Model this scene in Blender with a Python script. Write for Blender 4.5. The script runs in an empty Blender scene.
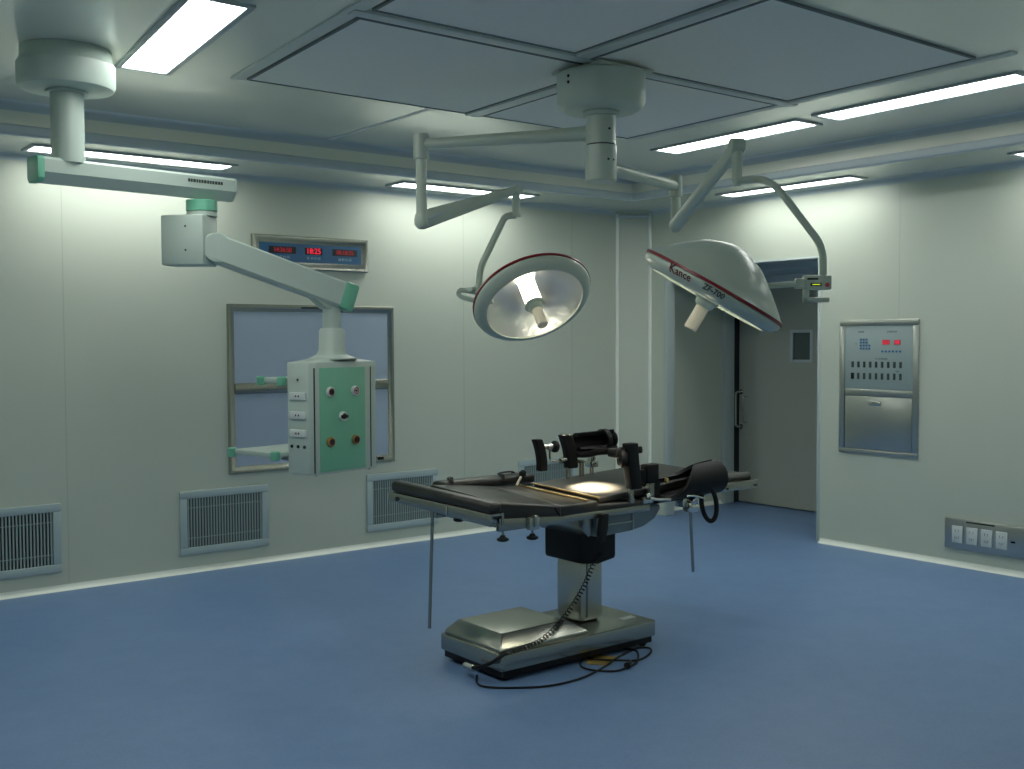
import bpy, bmesh, math, random
from mathutils import Vector, Matrix
random.seed(4)
S = bpy.context.scene
COL = S.collection
PI = math.pi

# ------------------------------------------------------------------ materials
def newmat(name):
    m = bpy.data.materials.new(name); m.use_nodes = True
    nt = m.node_tree; b = nt.nodes['Principled BSDF']
    return m, nt, b

def mat(name, col, rough=.5, metal=0., spec=.5, noise=0., nscale=6., bump=0., bscale=60., emit=None, estr=0., coat=0., trans=0.):
    m, nt, b = newmat(name)
    b.inputs['Roughness'].default_value = rough
    b.inputs['Metallic'].default_value = metal
    b.inputs['Specular IOR Level'].default_value = spec
    b.inputs['Coat Weight'].default_value = coat; b.inputs['Coat Roughness'].default_value = .13
    b.inputs['Transmission Weight'].default_value = trans
    N = nt.nodes; L = nt.links
    tc = N.new('ShaderNodeTexCoord')
    no = N.new('ShaderNodeTexNoise'); no.inputs['Scale'].default_value = nscale
    no.inputs['Detail'].default_value = 5
    L.new(tc.outputs['Object'], no.inputs['Vector'])
    mx = N.new('ShaderNodeMix'); mx.data_type = 'RGBA'
    k = noise
    mx.inputs[6].default_value = (col[0]*(1-k), col[1]*(1-k), col[2]*(1-k), 1)
    mx.inputs[7].default_value = (min(1, col[0]*(1+k)), min(1, col[1]*(1+k)), min(1, col[2]*(1+k)), 1)
    L.new(no.outputs['Fac'], mx.inputs[0]); L.new(mx.outputs[2], b.inputs['Base Color'])
    if bump:
        n2 = N.new('ShaderNodeTexNoise'); n2.inputs['Scale'].default_value = bscale
        L.new(tc.outputs['Object'], n2.inputs['Vector'])
        bp = N.new('ShaderNodeBump'); bp.inputs['Strength'].default_value = bump
        bp.inputs['Distance'].default_value = .002
        L.new(n2.outputs['Fac'], bp.inputs['Height']); L.new(bp.outputs['Normal'], b.inputs['Normal'])
    if emit:
        b.inputs['Emission Color'].default_value = (*emit, 1)
        b.inputs['Emission Strength'].default_value = estr
    return m

def brushed(name, col, rough=.3, stretch=(1, 1, 40), bump=.03):
    m, nt, b = newmat(name); N = nt.nodes; L = nt.links
    b.inputs['Metallic'].default_value = 1; b.inputs['Base Color'].default_value = (*col, 1)
    tc = N.new('ShaderNodeTexCoord'); mp = N.new('ShaderNodeMapping'); mp.inputs['Scale'].default_value = stretch
    no = N.new('ShaderNodeTexNoise'); no.inputs['Scale'].default_value = 12; no.inputs['Detail'].default_value = 4
    L.new(tc.outputs['Object'], mp.inputs['Vector']); L.new(mp.outputs[0], no.inputs['Vector'])
    mr = N.new('ShaderNodeMapRange'); mr.inputs[3].default_value = rough*.93; mr.inputs[4].default_value = rough*1.1
    L.new(no.outputs['Fac'], mr.inputs[0]); L.new(mr.outputs[0], b.inputs['Roughness'])
    bp = N.new('ShaderNodeBump'); bp.inputs['Strength'].default_value = bump; bp.inputs['Distance'].default_value = .0004
    L.new(no.outputs['Fac'], bp.inputs['Height']); L.new(bp.outputs['Normal'], b.inputs['Normal'])
    return m

def floormat():
    m, nt, b = newmat('blue_vinyl'); N = nt.nodes; L = nt.links
    tc = N.new('ShaderNodeTexCoord')
    n1 = N.new('ShaderNodeTexNoise'); n1.inputs['Scale'].default_value = 5; n1.inputs['Detail'].default_value = 8; n1.inputs['Roughness'].default_value = .7
    n2 = N.new('ShaderNodeTexNoise'); n2.inputs['Scale'].default_value = 90; n2.inputs['Detail'].default_value = 3
    L.new(tc.outputs['Object'], n1.inputs['Vector']); L.new(tc.outputs['Object'], n2.inputs['Vector'])
    ad = N.new('ShaderNodeMath'); ad.operation = 'ADD'
    L.new(n1.outputs['Fac'], ad.inputs[0]); L.new(n2.outputs['Fac'], ad.inputs[1])
    cr = N.new('ShaderNodeValToRGB')
    cr.color_ramp.elements[0].position = .35; cr.color_ramp.elements[0].color = (.125, .225, .405, 1)
    cr.color_ramp.elements[1].position = .72; cr.color_ramp.elements[1].color = (.17, .285, .485, 1)
    hf = N.new('ShaderNodeMath'); hf.operation = 'MULTIPLY'; hf.inputs[1].default_value = .5
    L.new(ad.outputs[0], hf.inputs[0]); L.new(hf.outputs[0], cr.inputs[0]); L.new(cr.outputs[0], b.inputs['Base Color'])
    # welded seams between vinyl sheets
    b.inputs['Roughness'].default_value = .42
    b.inputs['Specular IOR Level'].default_value = .45
    bp = N.new('ShaderNodeBump'); bp.inputs['Strength'].default_value = .05; bp.inputs['Distance'].default_value = .002
    L.new(n2.outputs['Fac'], bp.inputs['Height']); L.new(bp.outputs['Normal'], b.inputs['Normal'])
    return m

M = {}
M['wall'] = mat('painted_steel_wall', (.54, .595, .505), .42, spec=.4, noise=.02, nscale=1.5)
M['ceil'] = mat('painted_ceiling_panel', (.80, .82, .70), .26, spec=.5, coat=.55, noise=.02, nscale=1.2)
M['diffuser'] = mat('air_diffuser_membrane', (.88, .87, .80), .8, spec=.2, noise=.03, nscale=30)
M['seam'] = mat('dark_joint_sealant', (.16, .19, .19), .6)
M['beam'] = mat('ceiling_joint_profile', (.62, .66, .62), .4)
M['floor'] = floormat()
M['wallseam'] = mat('wall_panel_joint', (.44, .50, .43), .5)
M['jamb'] = mat('pale_grey_green_profile', (.46, .54, .52), .35)
M['alu'] = mat('pale_blue_aluminium_profile', (.50, .58, .60), .36, metal=0., noise=.03)
M['base'] = mat('pale_cove_profile', (.84, .90, .82), .25, spec=.6, noise=.02)
M['ivory'] = mat('ivory_enamel', (.50, .58, .49), .28, spec=.55, noise=.015)
M['pend'] = mat('pendant_enamel', (.48, .58, .52), .35, spec=.5, noise=.015)
M['green'] = mat('sea_green_plastic', (.17, .50, .34), .4, noise=.03)
M['greenp'] = mat('green_printed_panel', (.20, .52, .35), .45, noise=.02)
M['steel'] = brushed('brushed_stainless', (.48, .50, .47), .28)
M['steelh'] = mat('satin_stainless_sheet', (.40, .41, .36), .26, metal=1., noise=.03, nscale=2)
M['chrome'] = mat('polished_chrome', (.66, .66, .62), .14, metal=1)
M['tablesteel'] = mat('satin_table_steel', (.36, .37, .33), .27, metal=.9, noise=.05, nscale=3)
M['black'] = mat('black_rubber', (.007, .0075, .008), .55, spec=.3, noise=.2)
M['pad'] = mat('black_conductive_pad', (.017, .0168, .013), .36, spec=.6, noise=.15, bump=.15, bscale=200)
M['padtop'] = M['pad']
M['leather'] = mat('black_leather_trough', (.006, .0065, .0075), .55, spec=.25, noise=.2)
M['red'] = mat('red_stripe', (.23, .008, .018), .35)
M['redtxt'] = mat('dark_red_lettering', (.16, .012, .02), .4)
M['darktxt'] = mat('dark_lettering', (.03, .05, .045), .5)
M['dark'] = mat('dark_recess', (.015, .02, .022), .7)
M['grille'] = mat('grey_blue_grille', (.40, .50, .50), .45, spec=.5)
M['slat'] = mat('grille_slat', (.33, .42, .40), .45)
M['acrylic'] = mat('milky_blue_acrylic', (.36, .45, .55), .28, spec=.5, noise=.03, nscale=2)
M['bluepanel'] = mat('blue_display_face', (.02, .11, .23), .35, spec=.5)
M['led'] = mat('lit_red_digit', (.5, .01, .02), .5, emit=(1, .02, .07), estr=.5)
M['leddim'] = mat('dim_red_digit', (.3, .01, .02), .5, emit=(1, .03, .06), estr=.13)
M['ledg'] = mat('lit_yellow_green_readout', (.3, .4, .02), .5, emit=(.6, .8, .05), estr=.6)
M['whitetxt'] = mat('pale_lettering', (.30, .45, .55), .5)
M['cpanel'] = mat('grey_control_face', (.30, .38, .37), .45, noise=.02)
M['bluebtn'] = mat('blue_key', (.03, .15, .33), .4)
M['redbtn'] = mat('red_button', (.55, .06, .08), .4)
M['socket'] = mat('white_socket_plate', (.62, .68, .66), .4)
M['door'] = mat('grey_door_panel', (.40, .43, .37), .38, noise=.04, nscale=2)
M['doorglass'] = mat('door_glass_pane', (.10, .14, .13), .08, spec=.6)
M['coverdark'] = mat('blue_grey_track_cover', (.50, .60, .68), .35, metal=0.)
M['gold'] = mat('brass_ring', (.42, .30, .12), .3, metal=.8)
M['handlew'] = mat('cream_sterile_handle', (.93, .84, .66), .45)
M['tagy'] = mat('ochre_card', (.30, .22, .05), .6)
M['cast'] = mat('grey_cast_housing', (.20, .25, .26), .38, metal=.3, noise=.04)
M['panelemit'] = mat('lit_lamp_diffuser', (.9, .9, .9), .5, emit=(.98, 1., .95), estr=7.)
M['bulb'] = mat('lit_bulb_chimney', (.9, .8, .6), .5, emit=(1., .88, .70), estr=7.)
M['lampframe'] = mat('lamp_frame_paint', (.42, .47, .47), .4)

def mirror_reflector():
    m, nt, b = newmat('facetted_mirror'); N = nt.nodes; L = nt.links
    b.inputs['Metallic'].default_value = 1; b.inputs['Base Color'].default_value = (.74, .76, .76, 1)
    b.inputs['Roughness'].default_value = .30
    tc = N.new('ShaderNodeTexCoord'); vo = N.new('ShaderNodeTexVoronoi'); vo.inputs['Scale'].default_value = 14
    L.new(tc.outputs['Object'], vo.inputs['Vector'])
    bp = N.new('ShaderNodeBump'); bp.inputs['Strength'].default_value = .35; bp.inputs['Distance'].default_value = .01
    L.new(vo.outputs['Distance'], bp.inputs['Height']); L.new(bp.outputs['Normal'], b.inputs['Normal'])
    return m
M['mirror'] = mirror_reflector()
def glassmat():
    m, nt, b = newmat('clear_cover_glass'); N = nt.nodes; L = nt.links
    out = N['Material Output']; tr = N.new('ShaderNodeBsdfTransparent'); gl = N.new('ShaderNodeBsdfGlossy'); mx = N.new('ShaderNodeMixShader')
    tr.inputs[0].default_value = (.94, .96, .95, 1); gl.inputs['Roughness'].default_value = .05
    mx.inputs[0].default_value = .05
    L.new(tr.outputs[0], mx.inputs[1]); L.new(gl.outputs[0], mx.inputs[2]); L.new(mx.outputs[0], out.inputs['Surface'])
    return m
M['glass'] = glassmat()

# ------------------------------------------------------------------ mesh helpers
def mb(): return bmesh.new()
def merge(bm, t, Mx=None):
    if Mx is not None: bmesh.ops.transform(t, matrix=Mx, verts=t.verts)
    me = bpy.data.meshes.new('t'); t.to_mesh(me); t.free(); bm.from_mesh(me); bpy.data.meshes.remove(me)
def box(bm, x0, x1, y0, y1, z0, z1, bev=0., Mx=None, seg=2):
    t = bmesh.new(); bmesh.ops.create_cube(t, size=1)
    sx, sy, sz = abs(x1-x0), abs(y1-y0), abs(z1-z0)
    for v in t.verts: v.co = Vector(((x0+x1)/2+v.co.x*sx, (y0+y1)/2+v.co.y*sy, (z0+z1)/2+v.co.z*sz))
    if bev > 0:
        bmesh.ops.bevel(t, geom=t.edges[:], offset=min(bev, .49*min(sx, sy, sz)), segments=seg, profile=.5, affect='EDGES')
    merge(bm, t, Mx); return bm
def prism(bm, pts, a, h, plane='XY', Mx=None, bev=0.):
    """polygon in a plane, extruded from a to a+h along the third axis"""
    t = bmesh.new()
    def co(u, v, w): return {'XY': (u, v, w), 'XZ': (u, w, v), 'YZ': (w, u, v)}[plane]
    vs = [t.verts.new(co(u, v, a)) for u, v in pts]
    f = t.faces.new(vs)
    r = bmesh.ops.extrude_face_region(t, geom=[f])
    d = Vector(co(0, 0, h)) 
    for v in [g for g in r['geom'] if isinstance(g, bmesh.types.BMVert)]: v.co += d
    bmesh.ops.recalc_face_normals(t, faces=t.faces)
    if bev: bmesh.ops.bevel(t, geom=t.edges[:], offset=bev, segments=2, profile=.5, affect='EDGES')
    merge(bm, t, Mx); return bm
def frame_of(d):
    d = Vector(d).normalized(); up = Vector((0, 0, 1)) if abs(d.z) < .95 else Vector((1, 0, 0))
    x = up.cross(d).normalized(); y = d.cross(x)
    return x, y, d
def lathe(bm, prof, o=(0, 0, 0), axis=(0, 0, 1), seg=32, Mx=None):
    x, y, z = frame_of(axis); o = Vector(o)
    t = bmesh.new(); rings = []
    for r, h in prof:
        if r < 1e-6: rings.append([t.verts.new(o+z*h)])
        else: rings.append([t.verts.new(o+z*h+x*(r*math.cos(2*PI*i/seg))+y*(r*math.sin(2*PI*i/seg))) for i in range(seg)])
    for a, b in zip(rings, rings[1:]):
        for i in range(seg):
            j = (i+1) % seg
            if len(a) == 1 and len(b) > 1: t.faces.new((a[0], b[i], b[j]))
            elif len(b) == 1 and len(a) > 1: t.faces.new((a[i], a[j], b[0]))
            elif len(a) > 1: t.faces.new((a[i], a[j], b[j], b[i]))
    bmesh.ops.recalc_face_normals(t, faces=t.faces)
    merge(bm, t, Mx); return bm
def cyl(bm, p0, p1, r0, r1=None, seg=24, bev=0., Mx=None):
    r1 = r0 if r1 is None else r1
    p0 = Vector(p0); p1 = Vector(p1); h = (p1-p0).length
    if bev: pr = [(0, 0), (r0-bev, 0), (r0, bev), (r1, h-bev), (r1-bev, h), (0, h)]
    else: pr = [(0, 0), (r0, 0), (r1, h), (0, h)]
    return lathe(bm, pr, p0, p1-p0, seg, Mx)
def smooth_path(pts, n=6, closed=False):
    P = [Vector(p) for p in pts]; out = []
    L = len(P)
    rng = range(L) if closed else range(L-1)
    for i in rng:
        if closed: a, b, c, d = P[(i-1) % L], P[i], P[(i+1) % L], P[(i+2) % L]
        else: a, b, c, d = P[max(i-1, 0)], P[i], P[i+1], P[min(i+2, L-1)]
        for k in range(n):
            t = k/n
            out.append(.5*((2*b)+(c-a)*t+(2*a-5*b+4*c-d)*t*t+(3*b-a-3*c+d)*t**3))
    if not closed: out.append(P[-1])
    return out
def round_path(pts, r=.04, n=5):
    P = [Vector(p) for p in pts]; out = [P[0]]
    for i in range(1, len(P)-1):
        a = (P[i-1]-P[i]); c = (P[i+1]-P[i]); k = min(r, a.length*.45, c.length*.45)
        A = P[i]+a.normalized()*k; C = P[i]+c.normalized()*k
        for j in range(n+1):
            t = j/n; out.append(A*(1-t)**2+P[i]*2*t*(1-t)+C*t*t)
    out.append(P[-1]); return out
def tube(bm, pts, r, seg=10, closed=False, flat=1.):
    P = [Vector(p) for p in pts]; n = len(P); t = bmesh.new(); rings = []
    rr = r if isinstance(r, (list, tuple)) else [r]*n
    x = None
    for i in range(n):
        if closed: d = (P[(i+1) % n]-P[i-1])
        else: d = P[min(i+1, n-1)]-P[max(i-1, 0)]
        d.normalize()
        if x is None: x = frame_of(d)[0]
        x = (x-d*x.dot(d)); x.normalize(); y = d.cross(x)
        rings.append([t.verts.new(P[i]+x*(rr[i]*math.cos(2*PI*k/seg))+y*(rr[i]*flat*math.sin(2*PI*k/seg))) for k in range(seg)])
    m = n if closed else n-1
    for i in range(m):
        a, b = rings[i], rings[(i+1) % n]
        for k in range(seg):
            j = (k+1) % seg; t.faces.new((a[k], a[j], b[j], b[k]))
    if not closed:
        t.faces.new(rings[0][::-1]); t.faces.new(rings[-1])
    bmesh.ops.recalc_face_normals(t, faces=t.faces)
    merge(bm, t); return bm

def woff(o):
    v = Vector((0, 0, 0))
    while o is not None: v = v+o.location; o = o.parent
    return v
def obj(name, bm, m, parent=None, kind=None, sharp=35, Mx=None):
    if Mx is not None: bmesh.ops.transform(bm, matrix=Mx, verts=bm.verts)
    for f in bm.faces: f.smooth = True
    lim = math.radians(sharp)
    for e in bm.edges:
        if len(e.link_faces) == 2 and e.calc_face_angle(0) > lim: e.smooth = False
    off = woff(parent)
    # origin of the mesh at the centre of its own foot
    cs = [v.co for v in bm.verts]
    c = Vector(((min(v.x for v in cs)+max(v.x for v in cs))/2, (min(v.y for v in cs)+max(v.y for v in cs))/2, min(v.z for v in cs)))
    for v in bm.verts: v.co -= c
    me = bpy.data.meshes.new(name); bm.to_mesh(me); bm.free()
    me.materials.append(m)
    o = bpy.data.objects.new(name, me); COL.objects.link(o)
    o.parent = parent; o.location = c-off
    if kind: o['kind'] = kind
    return o
def thing(name, label, cat, loc, group=None):
    o = bpy.data.objects.new(name, None); COL.objects.link(o); o.empty_display_size = .1
    o.location = loc; o['label'] = label; o['category'] = cat
    if group: o['group'] = group
    return o
def tag(o, label, cat, group=None):
    o['label'] = label; o['category'] = cat
    if group: o['group'] = group
    return o
def copy_tree(o, parent=None):
    c = o.copy(); COL.objects.link(c); c.parent = parent
    for ch in list(o.children): copy_tree(ch, c)
    return c
def textbm(body, size, depth=.0006, spacing=1., bold=0.):
    cu = bpy.data.curves.new('t', 'FONT'); cu.body = body; cu.size = size; cu.extrude = depth; cu.space_character = spacing
    cu.align_x = 'CENTER'; cu.align_y = 'CENTER'; cu.resolution_u = 3; cu.offset = bold
    o = bpy.data.objects.new('t', cu); COL.objects.link(o)
    dg = bpy.context.evaluated_depsgraph_get()
    me = bpy.data.meshes.new_from_object(o.evaluated_get(dg))
    bm = bmesh.new(); bm.from_mesh(me)
    bpy.data.objects.remove(o); bpy.data.curves.remove(cu); bpy.data.meshes.remove(me)
    return bm
def basis(origin, x, y):
    x = Vector(x).normalized(); y = Vector(y).normalized(); z = x.cross(y)
    m = Matrix((x, y, z)).transposed().to_4x4(); m.translation = Vector(origin); return m

# ------------------------------------------------------------------ room
XR, YB = 7.143, 7.25       # right wall, back wall
XL, YF = -1.6, -1.6
ZS, ZC = 2.773, 2.95       # soffit underside, ceiling
SX, SY = 6.46, 6.57        # inner edges of the soffit
SXL, SYF = -.92, -.92
OY0, OY1, OZ = 5.205, 6.83, 2.24   # door opening in right wall

def struct(name, bm, m, parent=None): return obj(name, bm, m, parent, kind='structure' if parent is None else None)

bm = mb(); box(bm, XL-.1, 8.7, YF-.1, 7.45, -.1, 0); struct('floor', bm, M['floor'])
bm = mb()
box(bm, XL, XR+.1, YF, YB, ZC, ZC+.1)
struct('ceiling', bm, M['ceil'])
# walls
bm = mb(); box(bm, XL, 6.907, YB, YB+.1, 0, ZC); struct('wall_back', bm, M['wall'])
bm = mb()
box(bm, XR, XR+.1, YF, OY0, 0, ZC); box(bm, XR, XR+.1, OY0, OY1, OZ, ZC); box(bm, XR, XR+.1, OY1, 7.02, 0, ZC)
struct('wall_right', bm, M['wall'])
bm = mb(); box(bm, XL-.1, XL, YF-.1, YB+.1, 0, ZC); struct('wall_left', bm, M['wall'])
bm = mb(); box(bm, XL, XR+.1, YF-.1, YF, 0, ZC); struct('wall_front', bm, M['wall'])
bm = mb(); prism(bm, [(6.907, 7.25), (7.143, 7.01), (7.243, 7.02), (7.243, 7.35), (6.907, 7.35)], 0, ZC); struct('wall_corner', bm, M['wall'])
# recess behind the opening
bm = mb(); box(bm, 7.243, 8.46, 7.03, 7.13, 0, 2.5); struct('wall_recess_back', bm, M['wall'])
bm = mb(); box(bm, XR+.1, 8.46, 5.0, 5.1, 0, 2.5); struct('wall_recess_front', bm, M['wall'])
bm = mb(); box(bm, 8.38, 8.5, 5.0, 7.13, 0, 2.5); struct('wall_recess_end', bm, M['wall'])
bm = mb(); box(bm, XR+.1, 8.5, 5.0, 7.13, 2.4, 2.5); struct('ceiling_recess', bm, M['ceil'])

# soffit ring (lower band of the ceiling along all walls) with the moulded riser
bm = mb()
box(bm, XL, XR, SY, YB, ZS, ZC-.001); box(bm, SX, XR, SYF, SY, ZS, ZC-.001)
box(bm, XL, XR, YF, SYF, ZS, ZC-.001); box(bm, XL, SXL, SYF, SY, ZS, ZC-.001)
struct('ceiling_soffit', bm, M['ceil'])
def ring_profile(bm, prof, x0, x1, y0, y1, closed=True):
    """sweep an (inset, z) profile round a rectangle; inset is measured inwards"""
    t = bmesh.new(); rings = []
    for (d, z) in prof:
        rings.append([t.verts.new(c) for c in ((x0+d, y0+d, z), (x1-d, y0+d, z), (x1-d, y1-d, z), (x0+d, y1-d, z))])
    n = len(prof)
    for i in range(n):
        a, b = rings[i], rings[(i+1) % n]
        for k in range(4): t.faces.new((a[k], a[(k+1) % 4], b[(k+1) % 4], b[k]))
    bmesh.ops.recalc_face_normals(t, faces=t.faces); merge(bm, t)
def arc(cx, cz, r, a0, a1, n=6): return [(cx+r*math.cos(math.radians(a0+(a1-a0)*i/n)), cz+r*math.sin(math.radians(a0+(a1-a0)*i/n))) for i in range(n+1)]
# upper cove profile (concave quarter between riser and ceiling)
bm = mb(); r = .05
ring_profile(bm, [(0, ZC)]+[(0, ZC-r)]+arc(r, ZC-r, r, 180, 90)[1:], SXL, SX, SYF, SY); struct('trim_1', bm, M['alu'])
# lower rounded edge of the riser, flush under the soffit edge
bm = mb()
ring_profile(bm, [(-.05, ZS-.001), (-.05, ZS-.007)]+[(-.004, ZS-.007), (.008, ZS+.002), (.012, ZS+.016), (.010, ZS+.045), (.0, ZS+.052)], SXL, SX, SYF, SY); struct('trim_2', bm, M['alu'])
# cove between wall and soffit
bm = mb(); r = .045
prism(bm, [(YB, ZS), (YB, ZS-r)]+[(YB-r+(r*math.cos(a)), ZS-r+r*math.sin(a)) for a in [math.radians(x) for x in (0, 18, 36, 54, 72, 90)]][1:], XL, 6.907-XL, 'YZ'); struct('trim_3', bm, M['alu'])
bm = mb()
prism(bm, [(XR, ZS), (XR, ZS-r)]+[(XR-r+(r*math.cos(a)), ZS-r+r*math.sin(a)) for a in [math.radians(x) for x in (0, 18, 36, 54, 72, 90)]][1:], YF, 7.01-YF, 'XZ'); struct('trim_4', bm, M['alu'])
# profiles framing the corner panel
def post(x0, x1, y0, y1, z0, z1, name, m='alu', b=.006):
    bm = mb(); box(bm, x0, x1, y0, y1, z0, z1, b); return struct(name, bm, M[m])
ax = Vector((7.143-6.907, 7.01-7.25, 0)).normalized(); nrm = Vector((-ax.y, ax.x, 0))*-1
A0 = Vector((6.907, 7.25, 0)); A1 = Vector((7.143, 7.01, 0))
if nrm.x > 0: nrm = -nrm
for k, (P0, w) in enumerate(((A0, .02), (A1, -.02))):
    c = P0+ax*w; bm = mb(); cyl(bm, c+Vector((0, 0, 0)), c+Vector((0, 0, ZS-.03)), .017, seg=16); struct('trim_%d' % (5+k), bm, M['base'])
c0 = A0+ax*.01; c1 = A1-ax*.01
bm = mb(); cyl(bm, c0+Vector((0, 0, ZS-.05)), c1+Vector((0, 0, ZS-.05)), .017, seg=16); struct('trim_7', bm, M['alu'])
# opening: pale jamb post on the far side, thin one on the near side, lintel edge
bm = mb(); box(bm, XR-.006, XR+.104, OY1-.01, OY1+.035, 0, OZ, .012); struct('trim_8', bm, M['jamb'])
bm = mb(); box(bm, XR-.006, XR+.104, OY0-.03, OY0+.006, 0, OZ, .012); struct('trim_9', bm, M['jamb'])
bm = mb(); box(bm, XR-.004, XR+.104, OY0, OY1, OZ-.012, OZ+.004, .004); struct('trim_10', bm, M['alu'])

# baseboards: slim concave cove between floor and wall
def bb(name, p0, p1, n):
    """p0 p1 on the wall foot, n points into the room"""
    p0 = Vector(p0); p1 = Vector(p1); n = Vector(n).normalized(); r = .036
    pr = [(0, 0), (0, r)]+[(r-r*math.cos(a), r-r*math.sin(a)) for a in [math.radians(x) for x in (15, 30, 45, 60, 75, 90)]]
    t = bmesh.new(); R0 = [t.verts.new(p0+n*u+Vector((0, 0, v+.0005))) for u, v in pr]; R1 = [t.verts.new(p1+n*u+Vector((0, 0, v+.0005))) for u, v in pr]
    k = len(pr)
    for i in range(k): t.faces.new((R0[i], R0[(i+1) % k], R1[(i+1) % k], R1[i]))
    t.faces.new(R0); t.faces.new(R1[::-1]); bmesh.ops.recalc_face_normals(t, faces=t.faces)
    bm = mb(); merge(bm, t); struct(name, bm, M['base'])
bb('baseboard_back', (XL, YB, 0), (6.91, YB, 0), (0, -1, 0))
bb('baseboard_right', (XR, YF, 0), (XR, OY0-.03, 0), (-1, 0, 0))
bb('baseboard_corner', (6.907, 7.25, 0), (7.143, 7.01, 0), nrm)
bb('baseboard_recess', (7.25, 7.03, 0), (8.12, 7.03, 0), (0, -1, 0))
bb('baseboard_left', (XL, YF, 0), (XL, YB, 0), (1, 0, 0))
bb('baseboard_front', (XL, YF, 0), (XR, YF, 0), (0, 1, 0))

# thin joints between the wall panels
k = 11
def seamline(bm, m='wallseam'):
    global k
    struct('trim_%d' % k, bm, M[m]); k += 1
for x in (.85, 2.05, 5.2, 6.38):
    bm = mb(); box(bm, x-.002, x+.002, YB-.0012, YB+.01, .05, ZS-.05); seamline(bm)
for y in (-.6, .6, 1.8, 3.05, 4.5):
    bm = mb()
    if y == 4.5: box(bm, XR-.0012, XR+.01, y-.002, y+.002, 1.76, ZS-.05)
    else: box(bm, XR-.0012, XR+.01, y-.002, y+.002, .05, ZS-.05)
    seamline(bm)
# joint profile on the ceiling from the diffuser field to the soffit
bm = mb(); box(bm, 3.56, 3.60, 5.30, SY-.05, ZC-.0015, ZC+.01); seamline(bm, 'beam')

# door at the end of the recess
dr = bpy.data.objects.new('door_1', None); COL.objects.link(dr); dr.location = (8.34, 6.1, 0); dr['kind'] = 'structure'
bm = mb()
y0, y1, wy0, wy1, wz0, wz1 = 5.12, 6.985, 6.145, 6.355, 1.40, 1.665
dt = 2.105
box(bm, 8.33, 8.375, wy1, y1, .012, dt); box(bm, 8.33, 8.375, y0, wy0, .012, dt)
box(bm, 8.33, 8.375, wy0, wy1, .012, wz0); box(bm, 8.33, 8.375, wy0, wy1, wz1, dt)
obj('door_leaf', bm, M['door'], dr)
bm = mb()
for a in ((wy0-.02, wy0+.008, wz0-.02, wz1+.02), (wy1-.008, wy1+.02, wz0-.02, wz1+.02)): box(bm, 8.322, 8.34, a[0], a[1], a[2], a[3], .003)
box(bm, 8.322, 8.34, wy0, wy1, wz0-.02, wz0+.008, .003); box(bm, 8.322, 8.34, wy0, wy1, wz1-.008, wz1+.02, .003)
obj('window_frame', bm, M['alu'], dr)
bm = mb(); box(bm, 8.345, 8.352, wy0, wy1, wz0, wz1); obj('glass_pane', bm, M['doorglass'], dr)
bm = mb()
hy = 6.955
tube(bm, round_path([(8.33, hy, 1.085), (8.26, hy+.015, 1.085), (8.26, hy+.015, .745), (8.33, hy, .745)], .03), .011)
for z in (1.085, .745): cyl(bm, (8.33, hy, z), (8.322, hy, z), .024)
obj('door_handle', bm, M['chrome'], dr)
bm = mb(); tube(bm, round_path([(8.33, hy-.06, 1.04), (8.28, hy-.06, 1.04), (8.28, hy-.06, .79), (8.33, hy-.06, .79)], .02), .008)
obj('pull_bar', bm, M['chrome'], dr)
# post beside the door and dark reveal
bm = mb(); box(bm, 8.12, 8.26, 6.985, 7.035, 0, 2.4, .008); struct('trim_%d' % k, bm, M['jamb']); k += 1
bm = mb(); box(bm, 8.26, 8.379, 6.992, 7.03, 0, 2.1); struct('trim_%d' % k, bm, M['dark']); k += 1
# sliding track cover over the door
tc = thing('door_track_cover', 'blue grey ridged metal track cover above the grey door in the recess', 'track cover', (8.25, 6.1, 2.11))
bm = mb()
prism(bm, [(8.379, 2.11), (8.20, 2.11), (8.185, 2.125), (8.185, 2.19), (8.20, 2.205), (8.20, 2.235), (8.185, 2.25), (8.185, 2.33), (8.20, 2.35), (8.379, 2.36)], 5.13, 1.85, 'XZ')
obj('cover', bm, M['coverdark'], tc)
bm = mb(); box(bm, 8.176, 8.19, 5.13, 6.98, 2.30, 2.318, .004); obj('rail', bm, M['alu'], tc)

# the ceiling grid is laid out slightly off square
def wx(x, y):
    ks = [(0, .115), (1.95, .115), (2.4, .07), (3.6, .055), (5.1, .035), (5.7, .05), (9, .05)]
    for (a, ka), (b, kb) in zip(ks, ks[1:]):
        if a <= x <= b: return x+(ka+(kb-ka)*(x-a)/(b-a))*(y-5.3)
    return x
def warpbm(bm):
    for v in bm.verts: v.co.x = wx(v.co.x, v.co.y)
    return bm
# ------------------------------------------------------------------ air diffuser field in the ceiling
PAN = [(2.42, 3.80, 3.98, 5.265, 'nearest the pendant, back left of the lamp mount'),
       (3.92, 5.13, 3.99, 5.265, 'behind the lamp mount, towards the corner'),
       (3.62, 5.10, 2.76, 3.90, 'right of the lamp mount'),
       (2.42, 3.50, 2.70, 3.86, 'in front of the lamp mount, nearest the camera')]
for x0, x1, y0, y1, w in PAN:
    t = thing('air_diffuser', 'large pale ceiling diffuser panel, '+w, 'air diffuser', ((x0+x1)/2, (y0+y1)/2, ZC-.012), 'ceiling air diffuser panels')
    bm = mb(); box(bm, x0+.012, x1-.012, y0+.012, y1-.012, ZC-.008, ZC+.004); obj('membrane', warpbm(bm), M['diffuser'], t)
    bm = mb()
    for a in ((x0, x1, y0, y0+.012), (x0, x1, y1-.012, y1), (x0, x0+.012, y0+.012, y1-.012), (x1-.012, x1, y0+.012, y1-.012)):
        box(bm, a[0], a[1], a[2], a[3], ZC-.012, ZC+.004)
    obj('frame', warpbm(bm), M['seam'], t)
bm = mb()
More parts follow.
